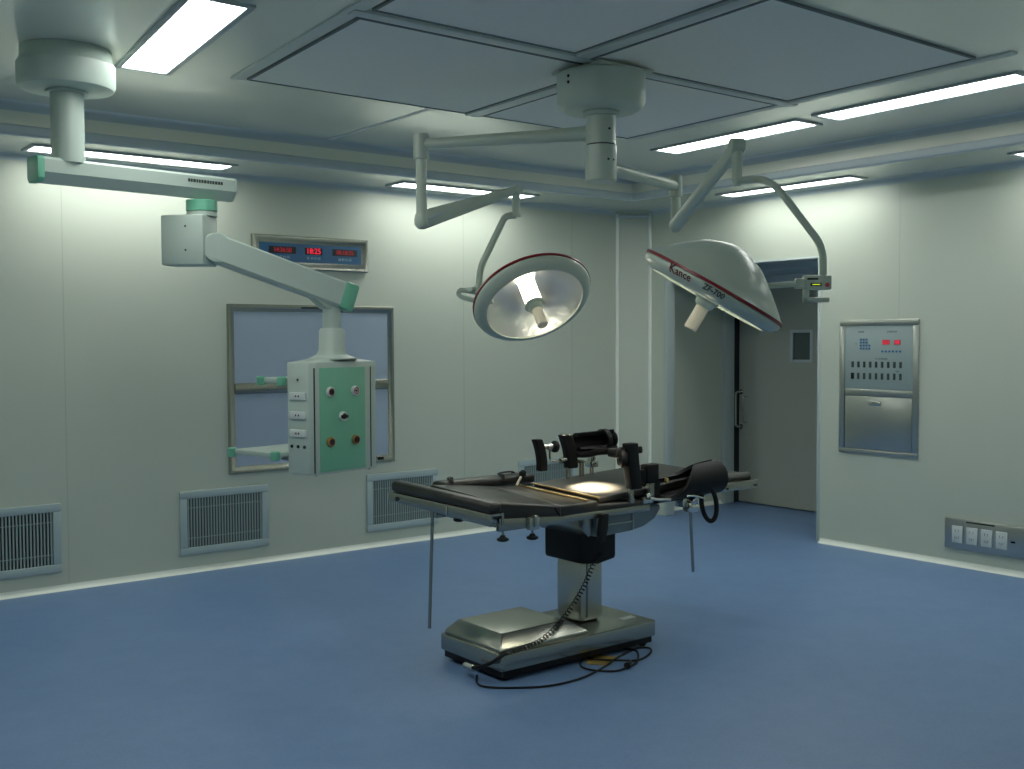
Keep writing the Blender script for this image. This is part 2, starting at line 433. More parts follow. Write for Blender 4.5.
box(bm, 3.815, 3.905, 3.95, 5.29, ZC-.016, ZC+.004, .003); box(bm, 3.9, 5.22, 3.915, 3.975, ZC-.016, ZC+.004, .003)
box(bm, 3.525, 3.60, 2.60, 3.88, ZC-.016, ZC+.004, .003); box(bm, 2.36, 3.80, 3.885, 3.955, ZC-.016, ZC+.004, .003)
box(bm, 5.135, 5.20, 2.60, 5.29, ZC-.010, ZC+.004, .003); box(bm, 2.34, 2.405, 2.60, 5.29, ZC-.010, ZC+.004, .003)
struct('trim_%d' % k, warpbm(bm), M['beam']); k += 1

# ------------------------------------------------------------------ ceiling lights
def light(x0, x1, y0, y1, z, where, recess=.0):
    t = thing('ceiling_light', 'long lit fluorescent panel light '+where, 'ceiling light', ((x0+x1)/2, (y0+y1)/2, z-.012), 'fluorescent ceiling lights')
    f = .028
    bm = mb()
    for a in ((x0-f, x1+f, y0-f, y0), (x0-f, x1+f, y1, y1+f), (x0-f, x0, y0, y1), (x1, x1+f, y0, y1)):
        box(bm, a[0], a[1], a[2], a[3], z-.012, z+.002, .003)
    if z == ZC: warpbm(bm)
    obj('frame', bm, M['lampframe'], t)
    bm = mb(); box(bm, x0+.0005, x1-.0005, y0+.0005, y1-.0005, z-.006, z+.001)
    if z == ZC: warpbm(bm)
    obj('diffuser', bm, M['panelemit'], t)
light(1.81, 2.03, 4.14, 5.395, ZC, 'in the main ceiling beside the pendant flange')
light(5.60, 5.82, 4.22, 5.47, ZC, 'in the main ceiling behind the domed lamp head')
light(5.58, 5.80, 2.80, 4.04, ZC, 'in the main ceiling running out of the picture')
light(1.80, 3.04, 6.86, 7.06, ZS, 'in the soffit behind the pendant beam')
light(4.37, 5.62, 6.83, 7.03, ZS, 'in the soffit above the open lamp head')
light(6.79, 6.96, 4.69, 5.90, ZS, 'in the soffit above the door recess')
light(6.79, 6.96, 2.24, 3.48, ZS, 'in the soffit at the far right edge of the picture')
# unseen fittings: side rows carried on at their spacing, others added for fill light
light(1.83, 2.05, 2.55, 3.8, ZC, 'in the main ceiling nearer the camera, unseen, added for its light')
light(1.5, 2.7, -1.36, -1.16, ZS, 'in the soffit behind the camera, unseen, added as fill light')
light(4.2, 5.4, -1.36, -1.16, ZS, 'in the soffit opposite the back wall, unseen, added as fill light')
light(-.76, .48, 6.86, 7.06, ZS, 'in the soffit left of the picture')
light(6.79, 6.96, -.2, 1.04, ZS, 'in the soffit right of the picture')
light(-1.35, -1.15, 3.0, 4.25, ZS, 'in the soffit over the left wall, unseen, added as fill light')

# ------------------------------------------------------------------ wall grilles
def vent(x0, where):
    W, z0, z1, Y = .66, .122, .566, YB
    t = thing('wall_vent', 'grey slatted return air grille, '+where, 'vent', (x0+W/2, Y-.01, z0), 'return air grilles along the back wall')
    x1 = x0+W; f = .052
    bm = mb()
    for a in ((x0, x1, z0, z0+f), (x0, x1, z1-f, z1), (x0, x0+f, z0+f, z1-f), (x1-f, x1, z0+f, z1-f)):
        box(bm, a[0], a[1], Y-.018, Y-.001, a[2], a[3], .004)
    obj('frame', bm, M['grille'], t)
    bm = mb(); n = 27; step = (W-2*f)/n
    for i in range(n):
        x = x0+f+(i+.5)*step
        box(bm, x-.0048, x+.0048, Y-.012, Y-.002, z0+f, z1-f)
    for z in (z0+f+.065, z1-f-.065): box(bm, x0+f, x1-f, Y-.0145, Y-.012, z-.0025, z+.0025)
    obj('slats', bm, M['slat'], t)
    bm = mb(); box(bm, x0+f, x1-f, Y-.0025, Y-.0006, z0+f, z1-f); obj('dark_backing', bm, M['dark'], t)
vent(1.345, 'cut by the left edge of the picture')
vent(2.785, 'alone left of the hanging console')
vent(4.265, 'behind the left tip of the operating table')
vent(5.762, 'partly hidden behind the table supports')

# ------------------------------------------------------------------ film viewer on the back wall
def yrect(bm, x0, x1, z0, z1, ya, yb, bev=0): box(bm, x0, x1, ya, yb, z0, z1, bev)
t = thing('film_viewer', 'large stainless framed film viewer with two rows of milky blue panels on the back wall', 'film viewer', (3.83, 7.2, .6585))
x0, x1, z0, z1 = 3.148, 4.517, .6585, 1.863
bm = mb(); f = .052; Yf = YB-.024
def bevframe(bm, x0, x1, z0, z1, f, yw, yf):
    # picture-frame section: high outer lip sloping in
    o = [(x0, z0), (x1, z0), (x1, z1), (x0, z1)]
    def ins(d): return [(x0+d, z0+d), (x1-d, z0+d), (x1-d, z1-d), (x0+d, z1-d)]
    R = [(0, yw), (0, yf+.006), (.006, yf), (.016, yf), (f*.6, yf+.010), (f, yf+.016), (f, yw)]
    t = bmesh.new(); rings = [[t.verts.new((a, y, b)) for a, b in ins(d)] for d, y in R]
    for i in range(len(R)-1):
        for k in range(4): t.faces.new((rings[i][k], rings[i][(k+1) % 4], rings[i+1][(k+1) % 4], rings[i+1][k]))
    bmesh.ops.recalc_face_normals(t, faces=t.faces); merge(bm, t)
bevframe(bm, x0, x1, z0, z1, f, YB-.001, Yf)
yrect(bm, x0+f, x1-f, 1.224, 1.302, Yf+.006, YB-.001, .006)
obj('frame', bm, M['steelh'], t)
for za, zb in ((z0+f, 1.224), (1.302, z1-f)):
    bm = mb(); yrect(bm, x0+f, x1-f, za, zb, Yf+.018, YB-.002); obj('acrylic_panel', bm, M['acrylic'], t)
bm = mb(); yrect(bm, 4.36, 4.41, .675, .70, Yf-.006, Yf+.014, .004); obj('switch', bm, M['black'], t)
bm = mb(); yrect(bm, 3.72, 3.88, 1.836, 1.852, Yf-.002, Yf+.008, .002); obj('name_plate', bm, M['darktxt'], t)

# ------------------------------------------------------------------ clock panel on the back wall
t = thing('clock_panel', 'narrow steel framed blue panel with three red digital clocks high on the back wall', 'clock', (3.81, 7.23, 2.12))
bm = mb(); bevframe(bm, 3.339, 4.285, 2.12, 2.365, .055, YB-.001, YB-.035); obj('frame', bm, M['steelh'], t)
bm = mb(); yrect(bm, 3.392, 4.232, 2.172, 2.312, YB-.018, YB-.002); obj('blue_face', bm, M['bluepanel'], t)
for (a, b, txt, m, sz, lab) in ((3.47, 3.685, '14:26:50', 'leddim', .045, '北京时间'), (3.755, 3.90, '18:25', 'led', .058, '手术时间'), (3.985, 4.195, '00:18:25', 'leddim', .045, '麻醉时间')):
    bm = mb(); yrect(bm, a, b, 2.235, 2.285, YB-.0195, YB-.017); d = obj('display', bm, M['dark'], t)
    q = textbm(txt, sz, .0004, .95)
    obj('digits', q, M[m], d, Mx=basis(((a+b)/2, YB-.0202, 2.26), (1, 0, 0), (0, 0, 1)))
    q = textbm(lab, .026, .0003, 1.25)
    obj('caption', q, M['whitetxt'], t, Mx=basis(((a+b)/2, YB-.0186, 2.206), (1, 0, 0), (0, 0, 1)))

# ------------------------------------------------------------------ control panel on the right wall
Y0, Y1, Z0, Z1 = 4.331, 4.998, .73, 1.742
t = thing('control_cabinet', 'recessed stainless control cabinet with keypad, red readouts and switches on the right wall', 'control panel', (7.13, 4.66, Z0))
def xrect(bm, y0, y1, z0, z1, xa, xb, bev=0): box(bm, xa, xb, y0, y1, z0, z1, bev)
def PY(u): return Y1-(Y1-Y0)*u
def PZ(v): return Z1-(Z1-Z0)*v
bm = mb()
xrect(bm, Y0, Y1, PZ(.045), Z1, XR-.016, XR-.001, .006); xrect(bm, Y0, Y1, Z0, PZ(.965), XR-.016, XR-.001, .006)
xrect(bm, PY(.07), Y1, PZ(.965), PZ(.045), XR-.016, XR-.001, .006); xrect(bm, Y0, PY(.93), PZ(.965), PZ(.045), XR-.016, XR-.001, .006)
xrect(bm, PY(.93), PY(.07), PZ(.565), PZ(.515), XR-.013, XR-.001, .006)
obj('frame', bm, M['steel'], t)
bm = mb(); xrect(bm, PY(.93), PY(.07), PZ(.515), PZ(.045), XR-.010, XR-.002, .002); face = obj('control_face', bm, M['cpanel'], t)
bm = mb(); xrect(bm, PY(.93)+.004, PY(.07)-.004, PZ(.96), PZ(.57), XR-.011, XR-.002, .004); door = obj('cabinet_door', bm, M['steel'], t)
bm = mb(); xrect(bm, PY(.55), PY(.395), PZ(.636), PZ(.60), XR-.022, XR-.010, .004); obj('pull', bm, M['chrome'], door)
def U(x): return (x-10)/760
def V(y): return (y-12)/(9.61*135)
for i in range(4):
    for j in range(4):
        if i == 3 and j < 2: continue
        x = 222+i*28; y = 203+j*29
        bm = mb(); xrect(bm, PY(U(x+9)), PY(U(x-9)), PZ(V(y+9)), PZ(V(y-9)), XR-.013, XR-.009, .001); obj('key', bm, M['bluebtn'], face)
for (xa, xb, s) in ((432, 500, '23.5'), (543, 602, '58')):
    bm = mb(); xrect(bm, PY(U(xb)), PY(U(xa)), PZ(V(252)), PZ(V(206)), XR-.0125, XR-.009); d = obj('readout', bm, M['redbtn'], t)
    q = textbm(s, .034, .0003); obj('digits', q, M['led'], d, Mx=basis((XR-.0131, PY(U((xa+xb)/2)), PZ(V(229))), (0, -1, 0), (0, 0, 1)))
for i in range(6):
    x = 432+i*33.5
    bm = mb(); cyl(bm, (XR-.009, PY(U(x)), PZ(V(316))), (XR-.014, PY(U(x)), PZ(V(316))), .008, seg=12); obj('button', bm, M['bluebtn'], face)
for r_, (ya, yb) in enumerate(((415, 472), (525, 585))):
    for i in range(9):
        x = 143+i*57.7; w = 15 if (r_ == 1 and i == 0) else 11
        bm = mb(); xrect(bm, PY(U(x+w)), PY(U(x-w)), PZ(V(yb)), PZ(V(ya)), XR-.015, XR-.009, .002)
        obj('switch', bm, M['black'] if w == 15 else M['darktxt'], face)
for (x, y, s, sz) in ((225, 130, '密码锁', .016), (520, 130, '温湿度控制', .016), (420, 388, '手术室控制面板', .015), (175, 245, 'A', .02), (575, 505, '电源', .014)):
    q = textbm(s, sz, .0002, 1.1); obj('lettering', q, M['darktxt'], face, Mx=basis((XR-.0104, PY(U(x)), PZ(V(y))), (0, -1, 0), (0, 0, 1)))
bm = mb(); cyl(bm, (XR-.016, PY(.48), PZ(.03)), (XR-.02, PY(.48), PZ(.03)), .005, seg=10); obj('screw', bm, M['chrome'], t)

# outlet panel, low on the right wall
t = thing('outlet_panel', 'long stainless outlet panel with four white sockets low on the right wall', 'outlet panel', (7.13, 3.75, .121))
bm = mb(); xrect(bm, 3.36, 4.113, .121, .339, XR-.022, XR-.001, .01, )
obj('plate', bm, M['steel'], t)
for ya in (4.051, 3.944, 3.838, 3.732, 3.50):
    bm = mb(); xrect(bm, ya-.078, ya, .17, .287, XR-.031, XR-.021, .003); s = obj('socket', bm, M['socket'], t)
    bm = mb()
    for dy in (.028, .05):
        for z in (.255, .245): pass
        box(bm, XR-.0318, XR-.0308, ya-dy-.002, ya-dy+.002, .245, .262)
    box(bm, XR-.0318, XR-.0308, ya-.041, ya-.037, .195, .212)
    for dy, a in ((.026, 1), (.052, -1)): box(bm, XR-.0318, XR-.0308, ya-dy-.002, ya-dy+.002, .200, .215)
    obj('pin_holes', bm, M['cast'], s)
bm = mb(); xrect(bm, 3.744, 3.95, .316, .326, XR-.0255, XR-.021, .001); obj('label_strip', bm, M['dark'], t)
bm = mb(); xrect(bm, 3.60, 3.628, .222, .234, XR-.03, XR-.021, .002); obj('ground_post', bm, M['black'], t)

# ------------------------------------------------------------------ ceiling pendant
px_, py_ = 1.527, 5.276
t = thing('medical_pendant', 'pale green and grey ceiling pendant with jointed arms and hanging gas outlet console', 'medical pendant', (px_, py_, ZC))
bm = mb(); lathe(bm, [(0, ZC-.001), (.200, ZC-.001), (.203, ZC-.05), (.210, ZC-.062), (.216, ZC-.07), (.216, ZC-.160), (.206, ZC-.18), (.17, ZC-.188), (0, ZC-.188)], (px_, py_, 0), seg=48); obj('ceiling_flange', bm, M['pend'], t)
bm = mb(); lathe(bm, [(.075, ZC-.189), (.095, ZC-.189), (.095, ZC-.20), (.075, ZC-.20)], (px_, py_, 0), seg=32); obj('collar', bm, M['pend'], t)
bm = mb(); cyl(bm, (px_, py_, 2.43), (px_, py_, ZC-.19), .074, seg=32); obj('pole', bm, M['pend'], t)
d1 = Vector((.9906, .137, 0)); n1 = Vector((-.137, .9906, 0))
o1 = Vector((px_, py_, .008))-d1*.155
M1 = basis(o1, n1, (0, 0, 1))   # local x = across, y = up, z = along... 
# across = n1, up = z ; x cross y = n1 x z = d1
L1 = 1.0
def beam_profile(w, z0, z1, ch, r=.012): return [(-w, z0+ch), (-w+ch*.85, z0), (w-ch*.85, z0), (w, z0+ch), (w, z1-r), (w-r, z1), (-w+r, z1), (-w, z1-r)]
bm = mb(); prism(bm, beam_profile(.058, 2.32, 2.435, .045), .02, L1-.02, 'XY', Mx=M1)
obj('upper_arm', bm, M['pend'], t)
bm = mb(); prism(bm, beam_profile(.060, 2.318, 2.437, .02), -.012, .032, 'XY', Mx=M1, bev=.003); obj('end_cap', bm, M['green'], t)
bm = mb(); prism(bm, beam_profile(.059, 2.319, 2.436, .046), L1, .018, 'XY', Mx=M1, bev=.006); obj('end_cap', bm, M['pend'], t)
e1 = o1+d1*.835-n1*.0586; q = mb(); Ml = basis((e1.x, e1.y, 2.408), d1, (0, 0, 1))
xx = -.10
for w_ in (.012, .010, .014, .010, .010, .012, .014, .012, .010, .012, .014, .012, .012):
    box(q, xx, xx+w_, -.008, .008, -.0006, .0006, Mx=Ml); xx += w_+.0035
obj('maker_mark', q, M['darktxt'], t)
jx, jy = 2.21, 5.375
bm = mb(); cyl(bm, (jx, jy, 2.262), (jx, jy, 2.32), .078, seg=32, bev=.003); obj('swivel_joint', bm, M['green'], t)
bm = mb(); cyl(bm, (jx, jy, 2.25), (jx, jy, 2.262), .074, seg=32); cyl(bm, (jx, jy, 2.238), (jx, jy, 2.25), .078, seg=32); obj('bearing_ring', bm, M['pend'], t)
# hinge box
C = Vector((2.165, 5.255, 0)); ex = Vector((.158, -.172, 0)).normalized(); ey = Vector((.743, .668, 0)).normalized()
ctr = C-ex*.114+ey*.085
Mb = basis((ctr.x, ctr.y, 0), ex, (ey.x, ey.y, 0))
bm = mb(); box(bm, -.114, .114, -.085, .085, 1.985, 2.238, .010, Mx=Mb); obj('hinge_box', bm, M['pend'], t)
bm = mb()
for z in (2.18, 2.06): cyl(bm, (.02, -.084, z), (.02, -.0875, z), .005, seg=10, Mx=Mb)
obj('screw', bm, M['dark'], t)
# spring arm
s0 = Vector((2.25, 5.315, 2.075)); s1 = Vector((2.96, 5.225, 1.838)); d2 = (s1-s0); L2 = d2.length; d2.normalize()
ac = Vector((0, 0, 1)).cross(d2).normalized(); up = d2.cross(ac)
M2 = basis(s0, ac, up)
bm = mb(); prism(bm, [(-.056, -.058), (-.045, -.07), (.045, -.07), (.056, -.058), (.056, .06), (.045, .07), (-.045, .07), (-.056, .06)], 0, L2-.04, 'XY', Mx=M2); obj('lower_arm', bm, M['pend'], t)
bm = mb(); prism(bm, [(-.060, -.073), (.060, -.073), (.060, .073), (-.060, .073)], L2-.045, .085, 'XY', Mx=M2, bev=.012); obj('end_cap', bm, M['green'], t)
bm = mb(); cyl(bm, s0-ac*.054, s0+ac*.054, .076, seg=40, bev=.004); obj('pivot_disc', bm, M['pend'], t)
cx, cy = 2.884, 5.25
bm = mb(); prism(bm, [(cx-.12, 1.83), (cx+.08, 1.80), (cx+.055, 1.772), (cx-.05, 1.772)], cy-.045, .09, 'XZ', bev=.006); obj('knuckle', bm, M['pend'], t)
bm = mb(); cyl(bm, (cx, cy, 1.64), (cx, cy, 1.79), .049, seg=32); obj('drop_pole', bm, M['pend'], t)
bm = mb(); lathe(bm, [(.0, 1.67), (.06, 1.668), (.069, 1.655), (.072, 1.55), (.085, 1.525), (.13, 1.506), (.13, 1.50), (0, 1.50)], (cx, cy, 0), seg=36); obj('pole_collar', bm, M['pend'], t)
# console
cdx = Vector((.971, .239, 0)).normalized(); cdy = Vector((-.239, .971, 0)).normalized()
Mc = basis((cx, cy, 0), cdx, cdy)
W, D, zt, zb = .245, .112, 1.488, .895
bm = mb(); tt = bmesh.new()
pl = [(-W+.03, -D), (W-.03, -D), (W, -D+.03), (W, D-.03), (W-.03, D), (-W+.03, D), (-W, D-.03), (-W, -D+.03)]
prism(bm, pl, zb, zt-zb, 'XY', Mx=Mc, bev=.006)
tt = bmesh.new()
R0 = [tt.verts.new((x*.99, y*.97, zt-.002)) for x, y in pl]; R1 = [tt.verts.new((x*.4, y*.7, zt+.018)) for x, y in pl]
for i in range(8): tt.faces.new((R0[i], R0[(i+1) % 8], R1[(i+1) % 8], R1[i]))
tt.faces.new(R1); bmesh.ops.recalc_face_normals(tt, faces=tt.faces); merge(bm, tt, Mc)
cons = obj('console', bm, M['pend'], t, sharp=50)
bm = mb(); box(bm, -W+.050, -W+.378, -D-.004, -D+.002, zb+.012, zt-.03, .002, Mx=Mc); obj('green_panel', bm, M['greenp'], cons)
for xs in (.014, .422):
    bm = mb(); box(bm, -W+xs-.0035, -W+xs+.0035, -D-.001 if xs > .1 else -D-.001, -D+.002, zb+.01, zt-.03, Mx=Mc)
    obj('rail_slot', bm, M['dark'], cons)
for (w, z, ma, mi) in ((.118, 1.33, 'socket', 'red'), (.298, 1.33, 'socket', 'redbtn'), (.208, 1.195, 'socket', 'black'), (.118, 1.064, 'gold', 'red'), (.298, 1.064, 'gold', 'red')):
    x = -W+w
    bm = mb(); lathe(bm, [(0, 0), (.027, 0), (.027, .010), (.023, .016), (.016, .016), (.014, .010), (0, .010)], (x, -D-.004, z), (0, -1, 0), 28, Mx=Mc); g = obj('gas_outlet', bm, M[ma], cons)
    bm = mb(); cyl(bm, (x, -D-.013, z), (x, -D-.024, z), .013 if mi != 'redbtn' else .004, seg=20, Mx=Mc)
    if mi == 'black':
        box(bm, x-.024, x+.024, -D-.026, -D-.018, z-.008, z+.008, .002, Mx=Mc)
    obj('outlet_core', bm, M['black'] if mi in ('black',) else M['dark'], g)
    bm = mb(); lathe(bm, [(.014, .0165), (.019, .0175), (.019, .014)], (x, -D-.004, z), (0, -1, 0), 28, Mx=Mc); obj('outlet_ring', bm, M[mi] if mi != 'black' else M['chrome'], g)
for z in (1.309, 1.208, 1.112):
    bm = mb(); box(bm, -W-.008, -W+.002, -.062, .062, z-.02, z+.02, .003, Mx=Mc); s = obj('power_socket', bm, M['socket'], cons)
    bm = mb()
    for yy in (-.012, .010): cyl(bm, (-W-.009, yy, z), (-W-.007, yy, z), .0055, seg=10, Mx=Mc)
    obj('pin_holes', bm, M['dark'], s)
for yy in (-.05, 0, .05):
    bm = mb(); cyl(bm, (-W-.006, yy, 1.042), (-W+.002, yy, 1.042), .009, seg=14, Mx=Mc); obj('ground_terminal', bm, M['dark'], cons)
bm = mb(); cyl(bm, (-W-.004, 0, 1.395), (-W+.002, 0, 1.395), .006, seg=12, Mx=Mc); obj('indicator', bm, M['darktxt'], cons)
bm = mb()
for x, y in ((-W+.05, -D+.03), (W-.05, -D+.03), (W-.05, D-.03), (-W+.05, D-.03)): cyl(bm, (x, y, zb), (x, y, zb-.01), .008, seg=12, Mx=Mc)
obj('foot_screws', bm, M['steel'], cons)
# instrument trays behind the console
for (z, dep, xl) in ((1.372, .17, -.235), (.965, .37, -.235)):
    yb_ = D+.09 if dep > .3 else D+.03
    bm = mb(); box(bm, xl, .255, yb_, yb_+dep, z, z+.03, .008, Mx=Mc)
    tr = obj('instrument_tray', bm, M['pend'], t)
    bm = mb(); box(bm, -.16, -.10, D-.002, yb_+.04, z-.018, z, .004, Mx=Mc); box(bm, .12, .18, D-.002, yb_+.04, z-.018, z, .004, Mx=Mc); obj('bracket', bm, M['cast'], tr)
    for x in (xl, .255):
        for y in (yb_, yb_+dep):
            bm = mb(); cyl(bm, (x, y, z-.012), (x, y, z+.038), .026, seg=20, bev=.006, Mx=Mc); obj('corner_bumper', bm, M['green'], tr)

# ------------------------------------------------------------------ twin surgical light
mx_, my_ = 3.728, 4.014
t = thing('surgical_light', 'twin headed ivory surgical light on a ceiling mount above the operating table', 'surgical light', (mx_, my_, ZC))
pc = Vector((3.735, 4.01, 0))
bm = mb(); box(bm, pc.x-.178, pc.x+.178, pc.y-.178, pc.y+.178, ZC-.03, ZC-.018, .002); obj('mount_plate', bm, M['ivory'], t)
bm = mb(); lathe(bm, [(0, ZC-.016), (.15, ZC-.016), (.15, ZC-.03), (0, ZC-.03)], (mx_, my_, 0), seg=32); obj('ceiling_spacer', bm, M['cast'], t)
bm = mb(); lathe(bm, [(0, ZC-.031), (.212, ZC-.031), (.22, ZC-.042), (.22, ZC-.175), (.205, ZC-.20), (.18, ZC-.215), (.08, ZC-.217), (0, ZC-.217)], (mx_, my_, 0), seg=48); cov = obj('mount_cover', bm, M['ivory'], t)
bm = mb()
for z in (ZC-.07, ZC-.10): 
    v = Vector((-.83, -.02, 0)).normalized()*.2185; cyl(bm, (mx_+v.x, my_+v.y, z), (mx_+v.x*1.02, my_+v.y*1.02, z), .0075, seg=12)
obj('screw', bm, M['dark'], cov)
bm = mb(); lathe(bm, [(0, 2.735), (.092, 2.735), (.095, 2.725), (.088, 2.712), (.074, 2.71), (.074, 2.69), (0, 2.69)], (mx_, my_, 0), seg=36); obj('collar', bm, M['ivory'], t)
bm = mb(); lathe(bm, [(0, 2.69), (.074, 2.69), (.074, 2.573), (0, 2.573)], (mx_, my_, 0), seg=36); obj('column', bm, M['ivory'], t)
bm = mb(); lathe(bm, [(0, 2.574), (.070, 2.574), (.070, 2.564), (0, 2.564)], (mx_, my_, 0), seg=36); obj('joint_ring', bm, M['dark'], t)
bm = mb(); lathe(bm, [(0, 2.565), (.078, 2.565), (.078, 2.395), (.072, 2.388), (0, 2.388)], (mx_, my_, 0), seg=36); obj('column', bm, M['ivory'], t)
bm = mb()
for z, a in ((2.64, 0), (2.49, -.3), (2.49, 1.2)):
    v = Vector((math.sin(-.2+a)*.35-.1, -1, 0)).normalized()*.077; cyl(bm, (mx_+v.x*.95, my_+v.y*.95, z), (mx_+v.x*1.02, my_+v.y*1.02, z), .006, seg=10)
obj('screw', bm, M['dark'], t)

def head(c, n, R, on_energy, cone, target, spin):
    """lamp head: local +z is the back of the dome"""
    n = Vector(n).normalized(); z = -n
    h = Matrix.Translation(Vector(c))
    x = Vector(spin); x = (x-z*x.dot(z)).normalized(); y = z.cross(x)
    Mh = Matrix((x, y, z)).transposed().to_4x4(); Mh.translation = Vector(c)
    k = R/.35
    prof = [(.0, .217), (.035, .213), (.075, .202), (.147, .172), (.19, .142), (.232, .109), (.275, .073), (.315, .038), (.338, .015), (.35, .008), (.35, .005), (.33, .004), (0, .1)]
    bm = mb(); lathe(bm, [(r*k, hh*k) for r, hh in prof[:-1]], seg=64, Mx=Mh)
    dome = obj('lamp_head', bm, M['ivory'], t, sharp=50)
    bm = mb(); lathe(bm, [(.345*k, .006*k), (.353*k, .006*k), (.354*k, -.006*k), (.345*k, -.007*k)], seg=64, Mx=Mh); obj('red_stripe', bm, M['red'], dome)
    bm = mb(); lathe(bm, [(.346*k, -.007*k), (.35*k, -.012*k), (.345*k, -.03*k), (.325*k, -.048*k), (.300*k, -.060*k), (.287*k, -.062*k), (.287*k, -.052*k)], seg=64, Mx=Mh); obj('rim', bm, M['ivory'], dome, sharp=60)
    bm = mb(); lathe(bm, [(.288*k, -.05*k), (.275*k, -.01*k), (.24*k, .05*k), (.17*k, .10*k), (.08*k, .125*k), (0, .128*k)], seg=64, Mx=Mh)
    obj('reflector', bm, M['mirror'], dome, sharp=60)
    bm = mb(); lathe(bm, [(0, -.049*k), (.286*k, -.049*k), (.286*k, -.053*k), (0, -.053*k)], seg=64, Mx=Mh); obj('cover_glass', bm, M['glass'], dome)
    bm = mb(); cyl(bm, (0, 0, -.035*k), (0, 0, .12*k), .05*k, seg=32, Mx=Mh); obj('bulb', bm, M['bulb'], dome)
    bm = mb(); lathe(bm, [(0, -.054*k), (.06*k, -.054*k), (.062*k, -.062*k), (.055*k, -.07*k), (.048*k, -.07*k), (.044*k, -.09*k), (.036*k, -.10*k), (0, -.10*k)], seg=36, Mx=Mh); obj('handle_collar', bm, M['ivory'], dome)
    bm = mb(); lathe(bm, [(0, -.1*k), (.031*k, -.1*k), (.031*k, -.212*k), (.027*k, -.217*k), (.012*k, -.217*k), (.010*k, -.209*k), (0, -.209*k)], seg=28, Mx=Mh); obj('sterile_handle', bm, M['handlew'], dome)
    # the beam of the lamp
    for s in (1, -1):
        ld = bpy.data.lights.new('lamp_beam', 'SPOT'); ld.energy = on_energy*30; ld.color = (1, .86, .62); ld.spot_size = math.radians(cone); ld.spot_blend = 1.; ld.shadow_soft_size = .03
        lo = bpy.data.objects.new('lamp_beam', ld); COL.objects.link(lo)
        p = Mh @ Vector((.11*s, 0, -.075)); lo.location = p-woff(dome)
        lo.parent = dome
        q = (Vector(target)-p).to_track_quat('-Z', 'Y'); lo.rotation_mode = 'QUATERNION'; lo.rotation_quaternion = q
    return dome, Mh
N1 = (-.156, -.641, -.752); C1 = Vector((3.892, 4.763, 1.840))
d1_, Mh1 = head(C1, N1, .343, 26, 15, (3.84, 4.19, .83), (1, .2, 0))
N2 = (-.332, .376, -.864); C2 = Vector((3.768, 3.309, 1.832))
d2_, Mh2 = head(C2, N2, .345, 4, 20, (3.62, 4.18, .8), (.786, -.618, -.5))
# lettering round the rim of the right head
def rimtext(body, a0, size, m, Mh, parent, zoff=-.027, big=False):
    q = textbm(body, size, .0004, 1.04, .0008)
    bmesh.ops.triangulate(q, faces=q.faces); bmesh.ops.subdivide_edges(q, edges=[e for e in q.edges if e.calc_length() > .006], cuts=2, use_grid_fill=False)
    for v in q.verts:
        a = a0+v.co.x/.347; h = zoff+v.co.y
        r = (.3515-(-h-.012)*.278 if h > -.03 else .3465-(-.03-h)*1.111)+.0006+v.co.z
        r *= .345/.35; h *= .345/.35
        v.co = Mh @ Vector((r*math.cos(a), r*math.sin(a), h))
    obj('lettering', q, M[m], parent)
# direction (in head space) that faces the camera
ca = Mh2.inverted() @ Vector((0, 0, 1.6)); aC = math.atan2(ca.y, ca.x)
rimtext('K', aC-.61, .056, 'redtxt', Mh2, d2_, -.026)
rimtext('ance', aC-.43, .044, 'redtxt', Mh2, d2_, -.028)
rimtext('ZF-700', aC+.02, .034, 'darktxt', Mh2, d2_, -.028)

# left arm
cv = Vector
bm = mb(); a = cv((mx_, my_, 2.632)); b = cv((3.194, 4.829, 2.632)); cyl(bm, a, b, .037, .028, seg=24); obj('horizontal_arm', bm, M['ivory'], t)
bm = mb(); cyl(bm, (b.x, b.y, 2.555), (b.x, b.y, 2.685), .042, seg=28, bev=.004); obj('arm_socket', bm, M['ivory'], t)
bm = mb(); cyl(bm, (b.x, b.y, 2.27), (b.x, b.y, 2.56), .029, seg=24); obj('arm_post', bm, M['ivory'], t)
e1 = cv((b.x, b.y, 2.235)); tp = cv((3.823, 4.817, 2.444))
bm = mb(); lathe(bm, [(0, -.048), (.02, -.045), (.037, -.025), (.04, 0), (.033, .035), (0, .036)], e1, (0, 0, 1), 24)
obj('elbow', bm, M['ivory'], t)
def spring(a, b, h0, h1, w):
    bm = mb(); a = cv(a); b = cv(b); d = (b-a).normalized(); s = cv((0, 0, 1)).cross(d).normalized(); u = d.cross(s); n = 14; tmp = bmesh.new(); rings = []
    for i in range(n+1):
        f = i/n; c = a.lerp(b, f); h = h0*(1-f)+h1*f; ww = w*(1-.25*f)
        rings.append([tmp.verts.new(c+s*(ww*math.cos(q))+u*(h*math.sin(q))) for q in [2*PI*j/20 for j in range(20)]])
    for r0, r1 in zip(rings, rings[1:]):
        for j in range(20): tmp.faces.new((r0[j], r0[(j+1) % 20], r1[(j+1) % 20], r1[j]))
    tmp.faces.new(rings[0][::-1]); tmp.faces.new(rings[-1]); bmesh.ops.recalc_face_normals(tmp, faces=tmp.faces); merge(bm, tmp); return bm
obj('spring_arm', spring(e1, tp, .050, .024, .036), M['ivory'], t)
sd = (tp-e1).normalized(); perp = cv((sd.y, -sd.x, 0)).normalized()
bm = mb(); p0_ = e1.lerp(tp, .03)+perp*.035; p1_ = e1.lerp(tp, .20)+perp*.031+cv((0, 0, .01)); tube(bm, [p0_, p0_.lerp(p1_, .5), p1_], .007, 8); obj('trim_slot', bm, M['alu'], t)
bm = mb(); cyl(bm, tp-perp*.03, tp+perp*.03, .026, seg=20, bev=.004); obj('elbow', bm, M['ivory'], t)
